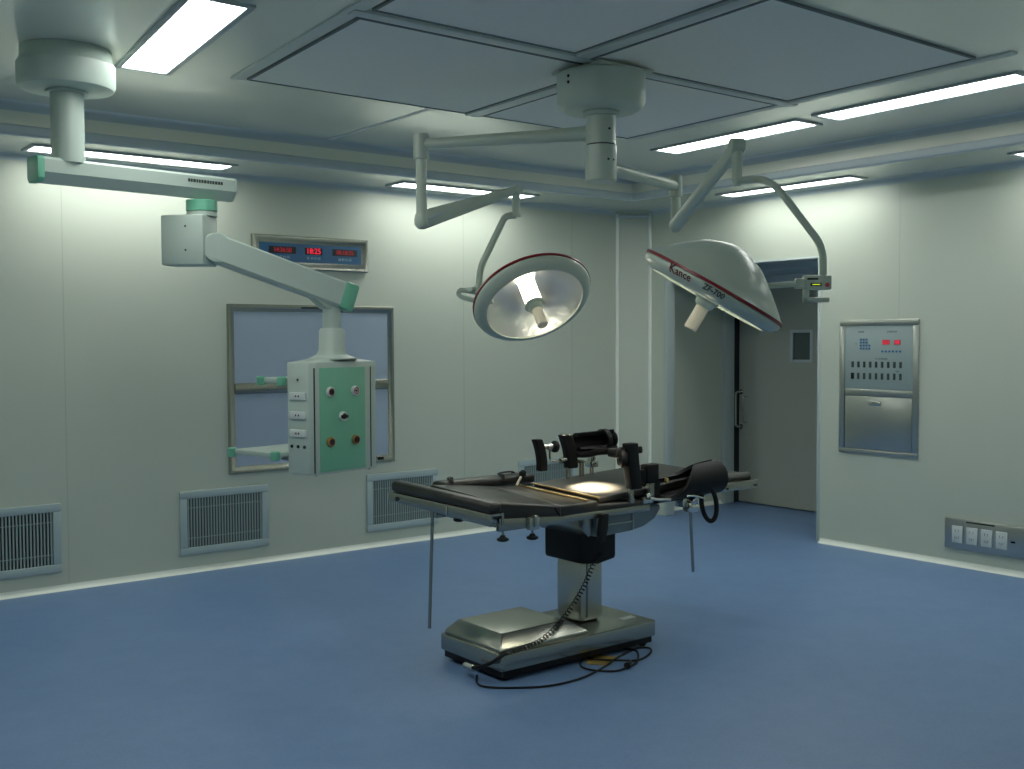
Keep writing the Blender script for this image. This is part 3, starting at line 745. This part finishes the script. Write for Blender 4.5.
bm = mb(); cyl(bm, (tp.x, tp.y, 2.31), (tp.x, tp.y, 2.445), .021, .024, seg=20); cyl(bm, (tp.x, tp.y, 2.296), (tp.x, tp.y, 2.312), .029, seg=20); obj('drop_tube', bm, M['ivory'], t)
bm = mb(); tube(bm, round_path([(tp.x, tp.y, 2.303), (3.775, 4.855, 2.30), (3.662, 4.944, 2.007), (3.655, 4.95, 1.875)], .05), .019, 12); obj('yoke', bm, M['ivory'], t)
bm = mb()
cyl(bm, (3.655, 4.95, 1.865), (3.655, 4.95, 1.905), .03, seg=20, bev=.004)
tube(bm, round_path([(3.70, 4.92, 1.855), (3.655, 4.955, 1.868), (3.575, 5.01, 1.885), (3.562, 5.022, 1.865), (3.58, 5.01, 1.845), (3.67, 4.95, 1.815), (3.72, 4.90, 1.82)], .02), .014, 10)
box(bm, 3.60, 3.66, 4.94, 5.0, 1.873, 1.90, .006)
obj('yoke_clamp', bm, M['ivory'], t)

# right arm
bm = mb(); a = cv((mx_, my_, 2.468)); b = cv((4.530, 4.262, 2.462)); cyl(bm, a, b, .036, .028, seg=24); obj('horizontal_arm', bm, M['ivory'], t)
bm = mb(); cyl(bm, (b.x, b.y, 2.40), (b.x, b.y, 2.52), .036, seg=28, bev=.004); obj('arm_socket', bm, M['ivory'], t)
bm = mb(); cyl(bm, (b.x, b.y, 2.27), (b.x, b.y, 2.405), .027, seg=24); obj('arm_post', bm, M['ivory'], t)
e2 = cv((b.x, b.y, 2.245)); tq = cv((3.98, 3.357, 2.50))
bm = mb(); lathe(bm, [(0, -.042), (.02, -.04), (.035, -.02), (.037, 0), (.03, .03), (0, .031)], e2, (0, 0, 1), 24); obj('elbow', bm, M['ivory'], t)
obj('spring_arm', spring(e2, tq, .033, .040, .038), M['ivory'], t)
sd = (tq-e2).normalized(); perp = cv((sd.y, -sd.x, 0)).normalized()
if perp.y > 0: perp = -perp
bm = mb(); cyl(bm, tq-perp*.034, tq+perp*.034, .036, seg=24, bev=.005); obj('elbow', bm, M['ivory'], t)
bm = mb(); cyl(bm, (tq.x, tq.y, 2.34), (tq.x, tq.y, 2.50), .023, .027, seg=20); lathe(bm, [(0, -.024), (.018, -.02), (.026, 0), (.02, .02), (0, .021)], (tq.x, tq.y, 2.335), (0, 0, 1), 20); obj('drop_tube', bm, M['ivory'], t)
bm = mb(); tube(bm, round_path([(tq.x, tq.y, 2.338), (4.05, 3.27, 2.345), (4.02, 3.155, 2.29), (4.155, 3.004, 2.015), (4.156, 3.003, 1.87)], .06, 7), .017, 12); obj('yoke', bm, M['ivory'], t)
# control box at the end of the yoke, face towards the room
cdir = cv((.786, -.618, 0)); cback = cv((.618, .786, 0))
Mx_ = basis((4.135, 3.02, 0), cdir, cback)
bm = mb(); box(bm, -.062, .062, -.02, .03, 1.822, 1.888, .008, Mx=Mx_); box(bm, -.10, -.055, -.015, .025, 1.828, 1.873, .006, Mx=Mx_); cb = obj('intensity_control', bm, M['ivory'], t)
bm = mb(); box(bm, -.035, .015, -.0225, -.018, 1.838, 1.852, .001, Mx=Mx_); rd = obj('readout_window', bm, M['dark'], cb)
bm = mb(); box(bm, -.028, .008, -.0235, -.0215, 1.8435, 1.8465, Mx=Mx_); obj('readout', bm, M['ledg'], rd)
bm = mb(); cyl(bm, (.04, -.02, 1.843), (.04, -.027, 1.843), .010, seg=18, bev=.002, Mx=Mx_); obj('button', bm, M['redbtn'], cb)
bm = mb(); box(bm, -.05, .0, -.0225, -.018, 1.866, 1.875, .001, Mx=Mx_); obj('label', bm, M['darktxt'], cb)
bm = mb(); box(bm, -.062, -.038, -.012, .02, 1.765, 1.826, .005, Mx=Mx_); box(bm, -.062, .055, -.012, .02, 1.765, 1.787, .005, Mx=Mx_); obj('bracket', bm, M['ivory'], t)
bm = mb(); cyl(bm, (4.06, 3.08, 1.849), (3.90, 3.205, 1.835), .013, seg=16); obj('axle', bm, M['ivory'], t)

# ------------------------------------------------------------------ operating table
t = thing('operating_table', 'black padded stainless operating table with supports on a wide steel pedestal base', 'operating table', (3.6, 4.2, 0))
# base
bm = mb(); box(bm, 3.055, 4.045, 3.968, 4.442, .018, .062, .005); obj('undercarriage', bm, M['black'], t)
bm = mb(); prism(bm, [(3.04, 3.96), (3.055, 3.95), (4.05, 3.95), (4.065, 3.965), (4.065, 4.445), (4.05, 4.46), (3.055, 4.46), (3.04, 4.45)], .055, .08, 'XY', bev=.006); basep = obj('base_plate', bm, M['steelh'], t)
bm = mb(); tt = bmesh.new()
def hood(bm, lo, hi, zl, zh, zc):
    tt = bmesh.new()
    a = [(lo[0], lo[2]), (lo[1], lo[2]), (lo[1], lo[3]), (lo[0], lo[3])]; b = [(hi[0], hi[2]), (hi[1], hi[2]), (hi[1], hi[3]), (hi[0], hi[3])]
    R0 = [tt.verts.new((x, y, zl)) for x, y in a]; R1 = [tt.verts.new((x, y, zc)) for x, y in a]; R2 = [tt.verts.new((x, y, zh)) for x, y in b]
    for A_, B_ in ((R0, R1), (R1, R2)):
        for i in range(4): tt.faces.new((A_[i], A_[(i+1) % 4], B_[(i+1) % 4], B_[i]))
    tt.faces.new(R2); tt.faces.new(R0[::-1]); bmesh.ops.recalc_face_normals(tt, faces=tt.faces)
    bmesh.ops.bevel(tt, geom=tt.edges[:], offset=.006, segments=2, profile=.5, affect='EDGES'); merge(bm, tt)
hood(bm, (3.055, 3.61, 3.98, 4.44), (3.115, 3.515, 4.045, 4.40), .134, .207, .152); obj('base_hood', bm, M['steelh'], t)
bm = mb(); box(bm, 3.93, 4.02, 4.06, 4.10, .1352, .137, .0006); obj('rating_plate', bm, M['socket'], basep)
for x, y in ((3.10, 3.995), (3.10, 4.41), (4.0, 3.995), (4.0, 4.41)):
    bm = mb(); cyl(bm, (x, y-.013, .027), (x, y+.013, .027), .027, seg=24, bev=.004); c = obj('caster', bm, M['black'], t)
    bm = mb(); box(bm, x-.016, x+.016, y-.02, y+.02, .036, .058, .003); obj('caster_fork', bm, M['steel'], c)
# column
bm = mb()
for a, b_, z0_, z1_ in ((.082, .102, .134, .46),):
    prism(bm, [(3.79-a, 4.25-b_), (3.79+a, 4.25-b_), (3.79+a, 4.25+b_), (3.79-a, 4.25+b_)], z0_, z1_-z0_, 'XY', bev=.03)
box(bm, 3.79-.072, 3.79+.072, 4.25-.09, 4.25+.09, .45, .70, .012)
obj('column', bm, M['steel'], t)
bm = mb(); box(bm, 3.745, 3.755, 4.141, 4.149, .16, .45, .002); obj('column_groove', bm, M['cast'], t)
bm = mb(); box(bm, 3.66, 3.92, 4.10, 4.39, .455, .655, .022, seg=3)
prism(bm, [(3.665, .46), (3.79, .442), (3.915, .46)], 4.105, .28, 'XZ', bev=.003)
obj('bellows', bm, M['black'], t)
# lower housing
bm = mb(); prism(bm, [(3.70, .66), (3.71, .60), (3.95, .608), (4.04, .622), (4.12, .655), (4.16, .70), (4.16, .725), (3.70, .725)], 4.02, .42, 'XZ', bev=.008); hs = obj('slide_housing', bm, M['cast'], t)
bm = mb(); box(bm, 3.72, 3.95, 4.012, 4.0195, .655, .662, .002); box(bm, 3.95, 3.955, 4.010, 4.0195, .615, .715, .001); obj('housing_seam', bm, M['lampframe'], hs)
bm = mb(); prism(bm, [(3.56, .725), (3.60, .66), (3.67, .60), (3.70, .66), (3.70, .725)], 4.04, .38, 'XZ', bev=.006); obj('tilt_bracket', bm, M['tablesteel'], t)
# frame: long side rails and end rails
bm = mb()
box(bm, 3.03, 4.02, 3.955, 3.98, .714, .748, .004); box(bm, 3.03, 4.60, 4.47, 4.495, .712, .742, .004)
box(bm, 3.06, 4.05, 3.985, 4.465, .722, .748, .003)
prism(bm, [(3.03, .714), (3.43, .714), (3.43, .746), (3.03, .776)], 3.951, .02, 'XZ', bev=.003)
obj('side_rails', bm, M['tablesteel'], t)
bm = mb(); box(bm, 4.0, 4.62, 4.03, 4.44, .735, .765, .004); obj('back_frame', bm, M['tablesteel'], t)

def pad(poly, z0s, z1s, name='mattress', bev=.012, m='pad'):
    """poly corners with own bottom and top heights"""
    tt = bmesh.new(); n = len(poly)
    a = [tt.verts.new((x, y, z)) for (x, y), z in zip(poly, z0s)]; b = [tt.verts.new((x, y, z)) for (x, y), z in zip(poly, z1s)]
    for i in range(n): tt.faces.new((a[i], a[(i+1) % n], b[(i+1) % n], b[i]))
    tt.faces.new(a[::-1]); tt.faces.new(b); bmesh.ops.recalc_face_normals(tt, faces=tt.faces)
    bmesh.ops.bevel(tt, geom=tt.edges[:], offset=bev, segments=3, profile=.6, affect='EDGES')
    bm = mb(); merge(bm, tt); return obj(name, bm, M[m], t, sharp=60)
# leg section (left), seat section, back section
pad([(3.035, 3.955), (3.415, 3.955), (3.415, 4.53), (3.035, 4.53)], [.775, .745, .77, .80], [.850, .798, .838, .876])
bm = mb(); box(bm, 3.05, 3.42, 3.965, 4.50, .742, .76, .003); obj('leg_plate', bm, M['tablesteel'], t)
pad([(3.405, 3.955), (3.655, 3.955), (3.655, 4.52), (3.405, 4.53)], [.745, .742, .748, .748], [.798, .800, .822, .838])
pad([(3.64, 3.955), (4.005, 3.955), (4.005, 4.46), (3.64, 4.46)], [.745, .742, .742, .745], [.782, .768, .768, .782])
pad([(3.685, 3.985), (4.10, 4.0), (4.56, 4.04), (4.56, 4.46), (3.685, 4.50)], [.778, .79, .81, .81, .778], [.812, .832, .868, .884, .834])
for x, z in ((3.668, .812), (3.59, .8065)):
    bm = mb(); tube(bm, [(x, 3.965, z), (x, 4.50, z+.020)], .0045, 8); obj('joint_strip', bm, M['gold'], t)
bm = mb(); tube(bm, smooth_path([(3.395, 3.95, .755), (3.372, 3.958, .79), (3.35, 3.985, .803), (3.335, 4.02, .806)], 5), .006, 8); obj('pad_piping', bm, M['black'], t)

# transverse board at the left end, on a steel channel
pad([(2.975, 3.945), (3.045, 3.945), (3.04, 4.81), (2.975, 4.81)], [.802, .802, .815, .815], [.852, .852, .876, .870], 'end_board_pad', .022)
bm = mb(); tt = bmesh.new()
for (xa, xb) in ((2.972, 2.985), (3.04, 3.053)):
    prism(bm, [(3.945, .744), (4.79, .768), (4.83, .775), (4.83, .812), (4.79, .814), (3.945, .802)], xa, xb-xa, 'YZ', bev=.002)
prism(bm, [(3.945, .79), (4.79, .80), (4.79, .814), (3.945, .802)], 2.985, .055, 'YZ')
ch = obj('end_board_channel', bm, M['tablesteel'], t)
bm = mb(); box(bm, 2.967, 2.972, 4.285, 4.295, .755, .80, .001); obj('channel_seam', bm, M['chrome'], ch)
bm = mb(); cyl(bm, (2.973, 4.74, .785), (2.965, 4.74, .785), .012, seg=16, bev=.002); obj('bolt', bm, M['dark'], ch)
bm = mb(); tube(bm, [(2.99, 4.44, .775), (2.987, 4.455, .47), (2.985, 4.47, .166)], .0085, 10); obj('hanging_rod', bm, M['tablesteel'], t)
def knob(x, y, ztop, r=.028):
    bm = mb(); cyl(bm, (x, y, ztop-.035), (x, y, ztop), .006, seg=10); k_ = obj('clamp_screw', bm, M['tablesteel'], t)
    bm = mb(); lathe(bm, [(0, 0), (r*.6, 0), (r, .006), (r, .014), (r*.55, .02), (r*.35, .03), (0, .03)], (x, y, ztop-.055), seg=20); obj('knob', bm, M['black'], k_)
knob(3.07, 4.33, .765); knob(3.06, 3.965, .72); knob(3.225, 3.95, .712)
bm = mb(); box(bm, 3.195, 3.255, 3.93, 3.962, .705, .765, .005); box(bm, 3.215, 3.235, 3.915, 3.94, .72, .775, .004); obj('rail_clamp', bm, M['steel'], t)

# far arm board beyond the left section with two straps
bm = mb(); box(bm, 3.13, 3.73, 4.535, 4.66, .825, .874, .018, seg=3); ab = obj('arm_board_pad', bm, M['pad'], t)
bm = mb(); box(bm, 3.16, 3.72, 4.55, 4.65, .81, .826, .003); box(bm, 3.30, 3.345, 4.49, 4.60, .725, .812, .004); obj('arm_board_bracket', bm, M['tablesteel'], t)
for x0_, x1_ in ((3.17, 3.27), (3.50, 3.68)):
    bm = mb()
    tube(bm, smooth_path([(x0_, 4.53, .85), (x0_+.01, 4.55, .879), (x0_+.03, 4.60, .887), (x1_-.02, 4.655, .879), (x1_, 4.668, .84)], 5), .012, 8, flat=.4); obj('strap', bm, M['black'], ab)
bm = mb(); cyl(bm, (3.565, 4.52, .80), (3.625, 4.53, .872), .007, seg=10); lv = obj('lever', bm, M['handlew'], t)
bm = mb(); lathe(bm, [(0, -.02), (.015, -.016), (.021, 0), (.015, .016), (0, .02)], (3.633, 4.531, .882), (.6, .1, .75), 16); obj('lever_knob', bm, M['black'], lv)

# right end: small board on a steel bar
bm = mb(); cyl(bm, (4.60, 4.16, .786), (5.045, 4.16, .79), .028, seg=20, bev=.01); box(bm, 4.60, 5.045, 4.14, 4.36, .772, .812, .015); obj('head_board_pad', bm, M['pad'], t)
bm = mb(); box(bm, 4.50, 5.065, 4.10, 4.115, .728, .775, .003); box(bm, 4.50, 5.065, 4.115, 4.37, .755, .77, .003); hb = obj('head_board_bar', bm, M['tablesteel'], t)
for x in (4.79, 5.04):
    bm = mb(); cyl(bm, (x, 4.102, .745), (x, 4.094, .745), .006, seg=12); obj('bolt', bm, M['dark'], hb)
bm = mb(); box(bm, 4.40, 4.62, 4.12, 4.36, .735, .79, .006); obj('head_bracket', bm, M['black'], t)

# leg troughs
def trough(c, L, r, z, near, flip, name='leg_trough', Mx=None):
    """padded half-shell along x; near(s) gives the angle of the lip facing the camera side"""
    tt = bmesh.new(); nu, nv = 14, 16; th = .02
    out = []; inn = []
    for i in range(nu+1):
        s = i/nu; x = -L/2+L*s; a0 = math.radians(near(s)); a1 = math.radians(flip(s))
        k = 1-.10*(1-s); ro = r*k; ri = (r-th)*k
        ra = []; rb = []
        for j in range(nv+1):
            a = a0+(a1-a0)*j/nv
            ra.append(tt.verts.new((c[0]+x, c[1]+ro*math.cos(a), z+ro*math.sin(a)))); rb.append(tt.verts.new((c[0]+x, c[1]+ri*math.cos(a), z+ri*math.sin(a))))
        out.append(ra); inn.append(rb)
    for i in range(nu):
        for j in range(nv):
            tt.faces.new((out[i][j], out[i+1][j], out[i+1][j+1], out[i][j+1])); tt.faces.new((inn[i][j], inn[i][j+1], inn[i+1][j+1], inn[i+1][j]))
        tt.faces.new((out[i][0], inn[i][0], inn[i+1][0], out[i+1][0])); tt.faces.new((out[i][nv], out[i+1][nv], inn[i+1][nv], inn[i][nv]))
    for e in (0, nu):
        for j in range(nv): tt.faces.new((out[e][j], out[e][j+1], inn[e][j+1], inn[e][j]))
    bmesh.ops.recalc_face_normals(tt, faces=tt.faces)
    bm = mb(); merge(bm, tt, Mx); return bm
# angles: 270 bottom, 180 = towards the camera side (-y), 360 = far side
def sm(s): s = max(0, min(1, s)); return s*s*(3-2*s)
rotn = Matrix.Translation((4.345, 3.97, .84)) @ Matrix.Rotation(math.radians(-3), 4, 'Y') @ Matrix.Translation((-4.345, -3.97, -.84))
bm = trough((4.295, 3.97), .49, .092, .842, lambda s: 236-136*sm((s-.15)/.5), lambda s: 385+50*sm((s-.5)/.4))
obj('leg_trough', bm, M['leather'], t, sharp=60, Mx=rotn)
bm = mb(); lathe(bm, [(0, 0), (.080, 0), (.085, .012), (.078, .03), (.05, .04), (0, .042)], (4.515, 3.97, .852), (1, 0, .05), 28); obj('trough_end', bm, M['leather'], t)
bm = mb(); box(bm, 4.12, 4.40, 3.93, 4.0, .752, .778, .004); cyl(bm, (4.37, 3.925, .70), (4.37, 3.925, .80), .009, seg=12); obj('trough_plate', bm, M['black'], t)
bm = mb(); cyl(bm, (4.09, 3.90, .872), (4.09, 3.915, .868), .014, seg=18, bev=.003); obj('brass_stud', bm, M['gold'], t)
bm = mb(); box(bm, 3.99, 4.075, 3.945, 4.0, .855, .955, .008); obj('post_head', bm, M['leather'], t)
bm = mb(); box(bm, 4.018, 4.05, 3.955, 3.985, .765, .86, .003); obj('trough_post', bm, M['tablesteel'], t)
bm = mb(); box(bm, 4.055, 4.10, 3.96, 4.0, .77, .86, .003); obj('trough_post', bm, M['black'], t)
bm = mb()
tube(bm, [(3.96, 3.93, .795), (3.985, 3.93, .80)], .012, 10); tube(bm, [(3.99, 3.93, .782), (4.05, 3.925, .772), (4.13, 3.92, .765)], .008, 10)
box(bm, 3.96, 4.04, 3.945, 3.975, .755, .785, .004)
obj('rail_clamp', bm, M['chrome'], t)
# clamp with hanging rod and strap on the near trough
bm = mb(); cyl(bm, (4.26, 3.93, .715), (4.34, 3.93, .70), .030, seg=20, bev=.006); cyl(bm, (4.30, 3.955, .75), (4.30, 3.90, .735), .022, seg=18, bev=.004); box(bm, 4.24, 4.29, 3.93, 3.99, .71, .775, .005)
tube(bm, [(4.24, 3.91, .775), (4.29, 3.905, .772), (4.37, 3.905, .752)], .007, 8)
obj('trough_clamp', bm, M['chrome'], t)
bm = mb(); tube(bm, [(4.305, 3.94, .69), (4.405, 4.01, .335)], .0085, 10); obj('hanging_rod', bm, M['tablesteel'], t)
bm = mb(); pts = [(4.425+.034*math.sin(q)-.016*math.cos(q), 3.915-.022*math.sin(q), .715+.095*math.cos(q)) for q in [2*PI*i/28 for i in range(28)]]
tube(bm, pts, .013, 10, closed=True, flat=1.); obj('strap_loop', bm, M['black'], t)

# far trough, higher, on its post
bm = trough((4.085, 4.45), .27, .058, 1.038, lambda s: 222, lambda s: 465)
obj('leg_trough', bm, M['leather'], t, sharp=60)
bm = mb(); cyl(bm, (4.20, 4.45, 1.04), (4.225, 4.45, 1.04), .05, seg=24, bev=.015); lathe(bm, [(.05, 0), (.063, 0), (.063, .03), (.05, .03)], (4.135, 4.45, 1.038), (1, 0, 0), 28); obj('trough_end', bm, M['leather'], t)
bm = mb(); tube(bm, smooth_path([(3.93, 4.43, .975), (4.0, 4.42, .972), (4.06, 4.38, .985), (4.14, 4.30, .99), (4.20, 4.20, 1.0)], 4), .019, 10); obj('trough_bar', bm, M['leather'], t)
bm = mb(); box(bm, 4.045, 4.075, 4.43, 4.47, .90, .985, .005); box(bm, 4.035, 4.085, 4.42, 4.48, .895, .93, .005); cyl(bm, (4.06, 4.45, .83), (4.06, 4.45, .90), .012, seg=14); obj('trough_post', bm, M['chrome'], t)

# body supports
def curved_pad(x, y, z0, z1, w, th, bend, name='support_pad', lean=0.):
    tt = bmesh.new(); n = 10; R = []
    for i in range(n+1):
        s = i/n; z = z0+(z1-z0)*s; dx = bend*(1-(2*s-1)**2)+lean*(s-.5)
        R.append([tt.verts.new((x+dx+a, y+b, z)) for a, b in ((-th/2, -w/2), (th/2, -w/2), (th/2, w/2), (-th/2, w/2))])
    for a, b in zip(R, R[1:]):
        for k_ in range(4): tt.faces.new((a[k_], a[(k_+1) % 4], b[(k_+1) % 4], b[k_]))
    tt.faces.new(R[0][::-1]); tt.faces.new(R[-1]); bmesh.ops.recalc_face_normals(tt, faces=tt.faces)
    ed = [e for e in tt.edges if e.calc_face_angle(0) > .8]
    bmesh.ops.bevel(tt, geom=ed, offset=.006, segments=2, profile=.5, affect='EDGES')
    bm = mb(); merge(bm, tt); return obj(name, bm, M['leather'], t, sharp=50)
curved_pad(3.683, 4.45, .90, 1.072, .045, .048, .012, lean=-.035)
bm = mb(); tube(bm, [(3.70, 4.45, 1.03), (3.735, 4.45, 1.028), (3.78, 4.45, 1.026)], .012, 12); lathe(bm, [(0, 0), (.018, 0), (.018, .03), (0, .03)], (3.735, 4.45, 1.028), (1, 0, 0), 18); sp = obj('support_stem', bm, M['chrome'], t)
bm = mb(); lathe(bm, [(0, 0), (.018, 0), (.032, .008), (.032, .022), (.02, .032), (0, .032)], (3.778, 4.45, 1.026), (1, 0, -.1), 20); obj('knob', bm, M['black'], sp)
bm = mb(); tube(bm, round_path([(3.757, 4.45, 1.02), (3.757, 4.45, .945), (3.85, 4.45, .945)], .03), .006, 8); obj('support_rod', bm, M['tablesteel'], t)
curved_pad(3.885, 4.45, .90, 1.085, .055, .062, .012, lean=-.045)
bm = mb(); tube(bm, [(3.872-.01, 4.45, 1.086), (3.862, 4.45, 1.0905)], [.027, .027], 18, flat=.8); obj('support_cap', bm, M['chrome'], t)
bm = mb(); cyl(bm, (3.885, 4.45, .84), (3.885, 4.45, .905), .010, seg=12); cyl(bm, (3.83, 4.45, .945), (3.87, 4.45, .95), .017, seg=14, bev=.003); obj('support_post', bm, M['tablesteel'], t)
bm = mb(); cyl(bm, (3.985, 4.45, .82), (3.985, 4.45, .925), .014, seg=14); tube(bm, [(3.91, 4.45, .96), (3.94, 4.45, .935), (4.0, 4.45, .928)], .011, 8); obj('support_post', bm, M['tablesteel'], t)
curved_pad(3.898, 3.965, .835, 1.073, .05, .072, -.004, lean=-.03)
bm = mb(); box(bm, 3.872, 3.90, 3.952, 3.978, .765, .84, .003); obj('support_post', bm, M['tablesteel'], t)
bm = mb(); lathe(bm, [(0, 0), (.040, 0), (.053, .012), (.053, .03), (.04, .045), (0, .045)], (3.83, 4.0, 1.0), (.75, -.5, 0), 24)
box(bm, 3.80, 3.88, 3.98, 4.05, 1.0, 1.045, .01); obj('pivot_knob', bm, M['black'], t)
bm = mb(); box(bm, 3.93, 4.02, 3.955, 3.99, .86, .93, .01); obj('support_arm', bm, M['leather'], t)

# hand control hanging under the table with its coiled cable
hc = thing('hand_control', 'black hand control hanging under the table edge with a coiled cable down to the base', 'hand control', (3.69, 3.95, .60))
bm = mb(); prism(bm, [(3.655, .735), (3.70, .735), (3.695, .66), (3.675, .60), (3.64, .60), (3.635, .64)], 3.925, .028, 'XZ', bev=.006); obj('handset', bm, M['black'], hc)
path = smooth_path([(3.655, 3.935, .60), (3.71, 4.0, .53), (3.734, 4.06, .486), (3.60, 4.02, .345), (3.43, 3.98, .226), (3.275, 3.95, .166), (3.15, 3.945, .150), (3.06, 3.945, .146)], 10)
cum = [0]
for a, b in zip(path, path[1:]): cum.append(cum[-1]+(b-a).length)
def at_len(s):
    for i in range(len(path)-1):
        if cum[i+1] >= s: return path[i].lerp(path[i+1], (s-cum[i])/(cum[i+1]-cum[i])), (path[i+1]-path[i]).normalized()
    return path[-1], (path[-1]-path[-2]).normalized()
T = cum[-1]; turns = 46; pts = []
for i in range(turns*10+1):
    s = T*i/(turns*10); p, d = at_len(s); x, y, _ = frame_of(d); a = 2*PI*i/10; rr = .0115
    pts.append(p+x*rr*math.cos(a)+y*rr*math.sin(a))
bm = mb(); tube(bm, pts, .0027, 6); obj('coiled_cable', bm, M['black'], hc)
bm = mb(); tube(bm, smooth_path([path[-1], (3.02, 3.955, .125), (3.0, 3.99, .098), (2.985, 4.06, .066), (2.985, 4.11, .055)], 6), .009, 10); obj('cable_end', bm, M['black'], hc)
bm = mb(); cyl(bm, (2.985, 4.10, .052), (2.982, 4.165, .052), .016, seg=18, bev=.003); obj('plug', bm, M['chrome'], hc)

# power cord lying on the floor
fz = .006
cp = [(3.02, 4.12, fz), (2.955, 4.03, fz), (2.95, 3.96, fz), (3.03, 3.875, fz), (3.177, 3.788, fz), (3.336, 3.773, fz), (3.473, 3.80, fz), (3.60, 3.845, fz), (3.72, 3.89, fz+.008), (3.80, 3.93, fz), (3.93, 3.965, fz), (3.985, 3.93, fz), (3.93, 3.865, fz), (3.80, 3.815, fz), (3.70, 3.845, fz+.008), (3.62, 3.96, fz+.004), (3.65, 4.04, fz), (3.75, 4.06, fz), (3.88, 3.99, fz), (3.87, 3.90, fz+.008), (3.77, 3.80, fz), (3.69, 3.765, fz)]
cp2 = [(3.655, 3.755, fz+.003), (3.578, 3.756, fz), (3.506, 3.83, fz), (3.50, 3.91, fz), (3.56, 3.98, fz), (3.64, 4.03, fz)]
w_ = thing('power_cord', 'thin black power cord looping over the blue floor beside the table base', 'power cord', (3.5, 3.85, 0))
bm = mb(); tube(bm, smooth_path(cp, 8), .0052, 8); obj('cord', bm, M['black'], w_)
bm = mb(); tube(bm, smooth_path(cp2, 8), .0052, 8); obj('cord', bm, M['black'], w_)
bm = mb(); cyl(bm, (3.655, 3.755, .017), (3.70, 3.78, .017), .016, .012, seg=16, bev=.003); pg = obj('plug', bm, M['black'], w_)
bm = mb(); 
for dz in (-.006, .006): cyl(bm, (3.70, 3.78, .017+dz), (3.72, 3.79, .017+dz), .002, seg=8)
obj('pins', bm, M['chrome'], pg)
bm = mb(); prism(bm, [(3.56, 3.93), (3.63, 3.85), (3.76, 3.93), (3.71, 4.01), (3.60, 4.0)], .0005, .002, 'XY')
o = obj('paper_card', bm, M['tagy']); tag(o, 'small ochre card lying under the cord loops beside the table base', 'card')

# ------------------------------------------------------------------ camera, world, colour
cam = bpy.data.cameras.new('camera'); co = bpy.data.objects.new('camera', cam); COL.objects.link(co)
f, yaw, pit, rol = 1085.356, .6664, .0409, -.0041
F = Vector((math.sin(yaw)*math.cos(pit), math.cos(yaw)*math.cos(pit), -math.sin(pit)))
R0_ = Vector((math.cos(yaw), -math.sin(yaw), 0)); U0_ = R0_.cross(F)
R_ = R0_*math.cos(rol)+U0_*math.sin(rol); U_ = -R0_*math.sin(rol)+U0_*math.cos(rol)
mc = Matrix((R_, U_, -F)).transposed().to_4x4(); mc.translation = (0, 0, 1.6); co.matrix_world = mc
cam.sensor_width = 36; cam.lens = f/1024*36; cam.clip_start = .05; cam.clip_end = 60
S.camera = co
w = bpy.data.worlds.new('world'); S.world = w; w.use_nodes = True
w.node_tree.nodes['Background'].inputs[0].default_value = (.5, .6, .6, 1); w.node_tree.nodes['Background'].inputs[1].default_value = .05
S.view_settings.view_transform = 'Standard'; S.view_settings.look = 'None'; S.view_settings.gamma = 1
S.view_settings.exposure = .93
S.view_settings.use_curve_mapping = False
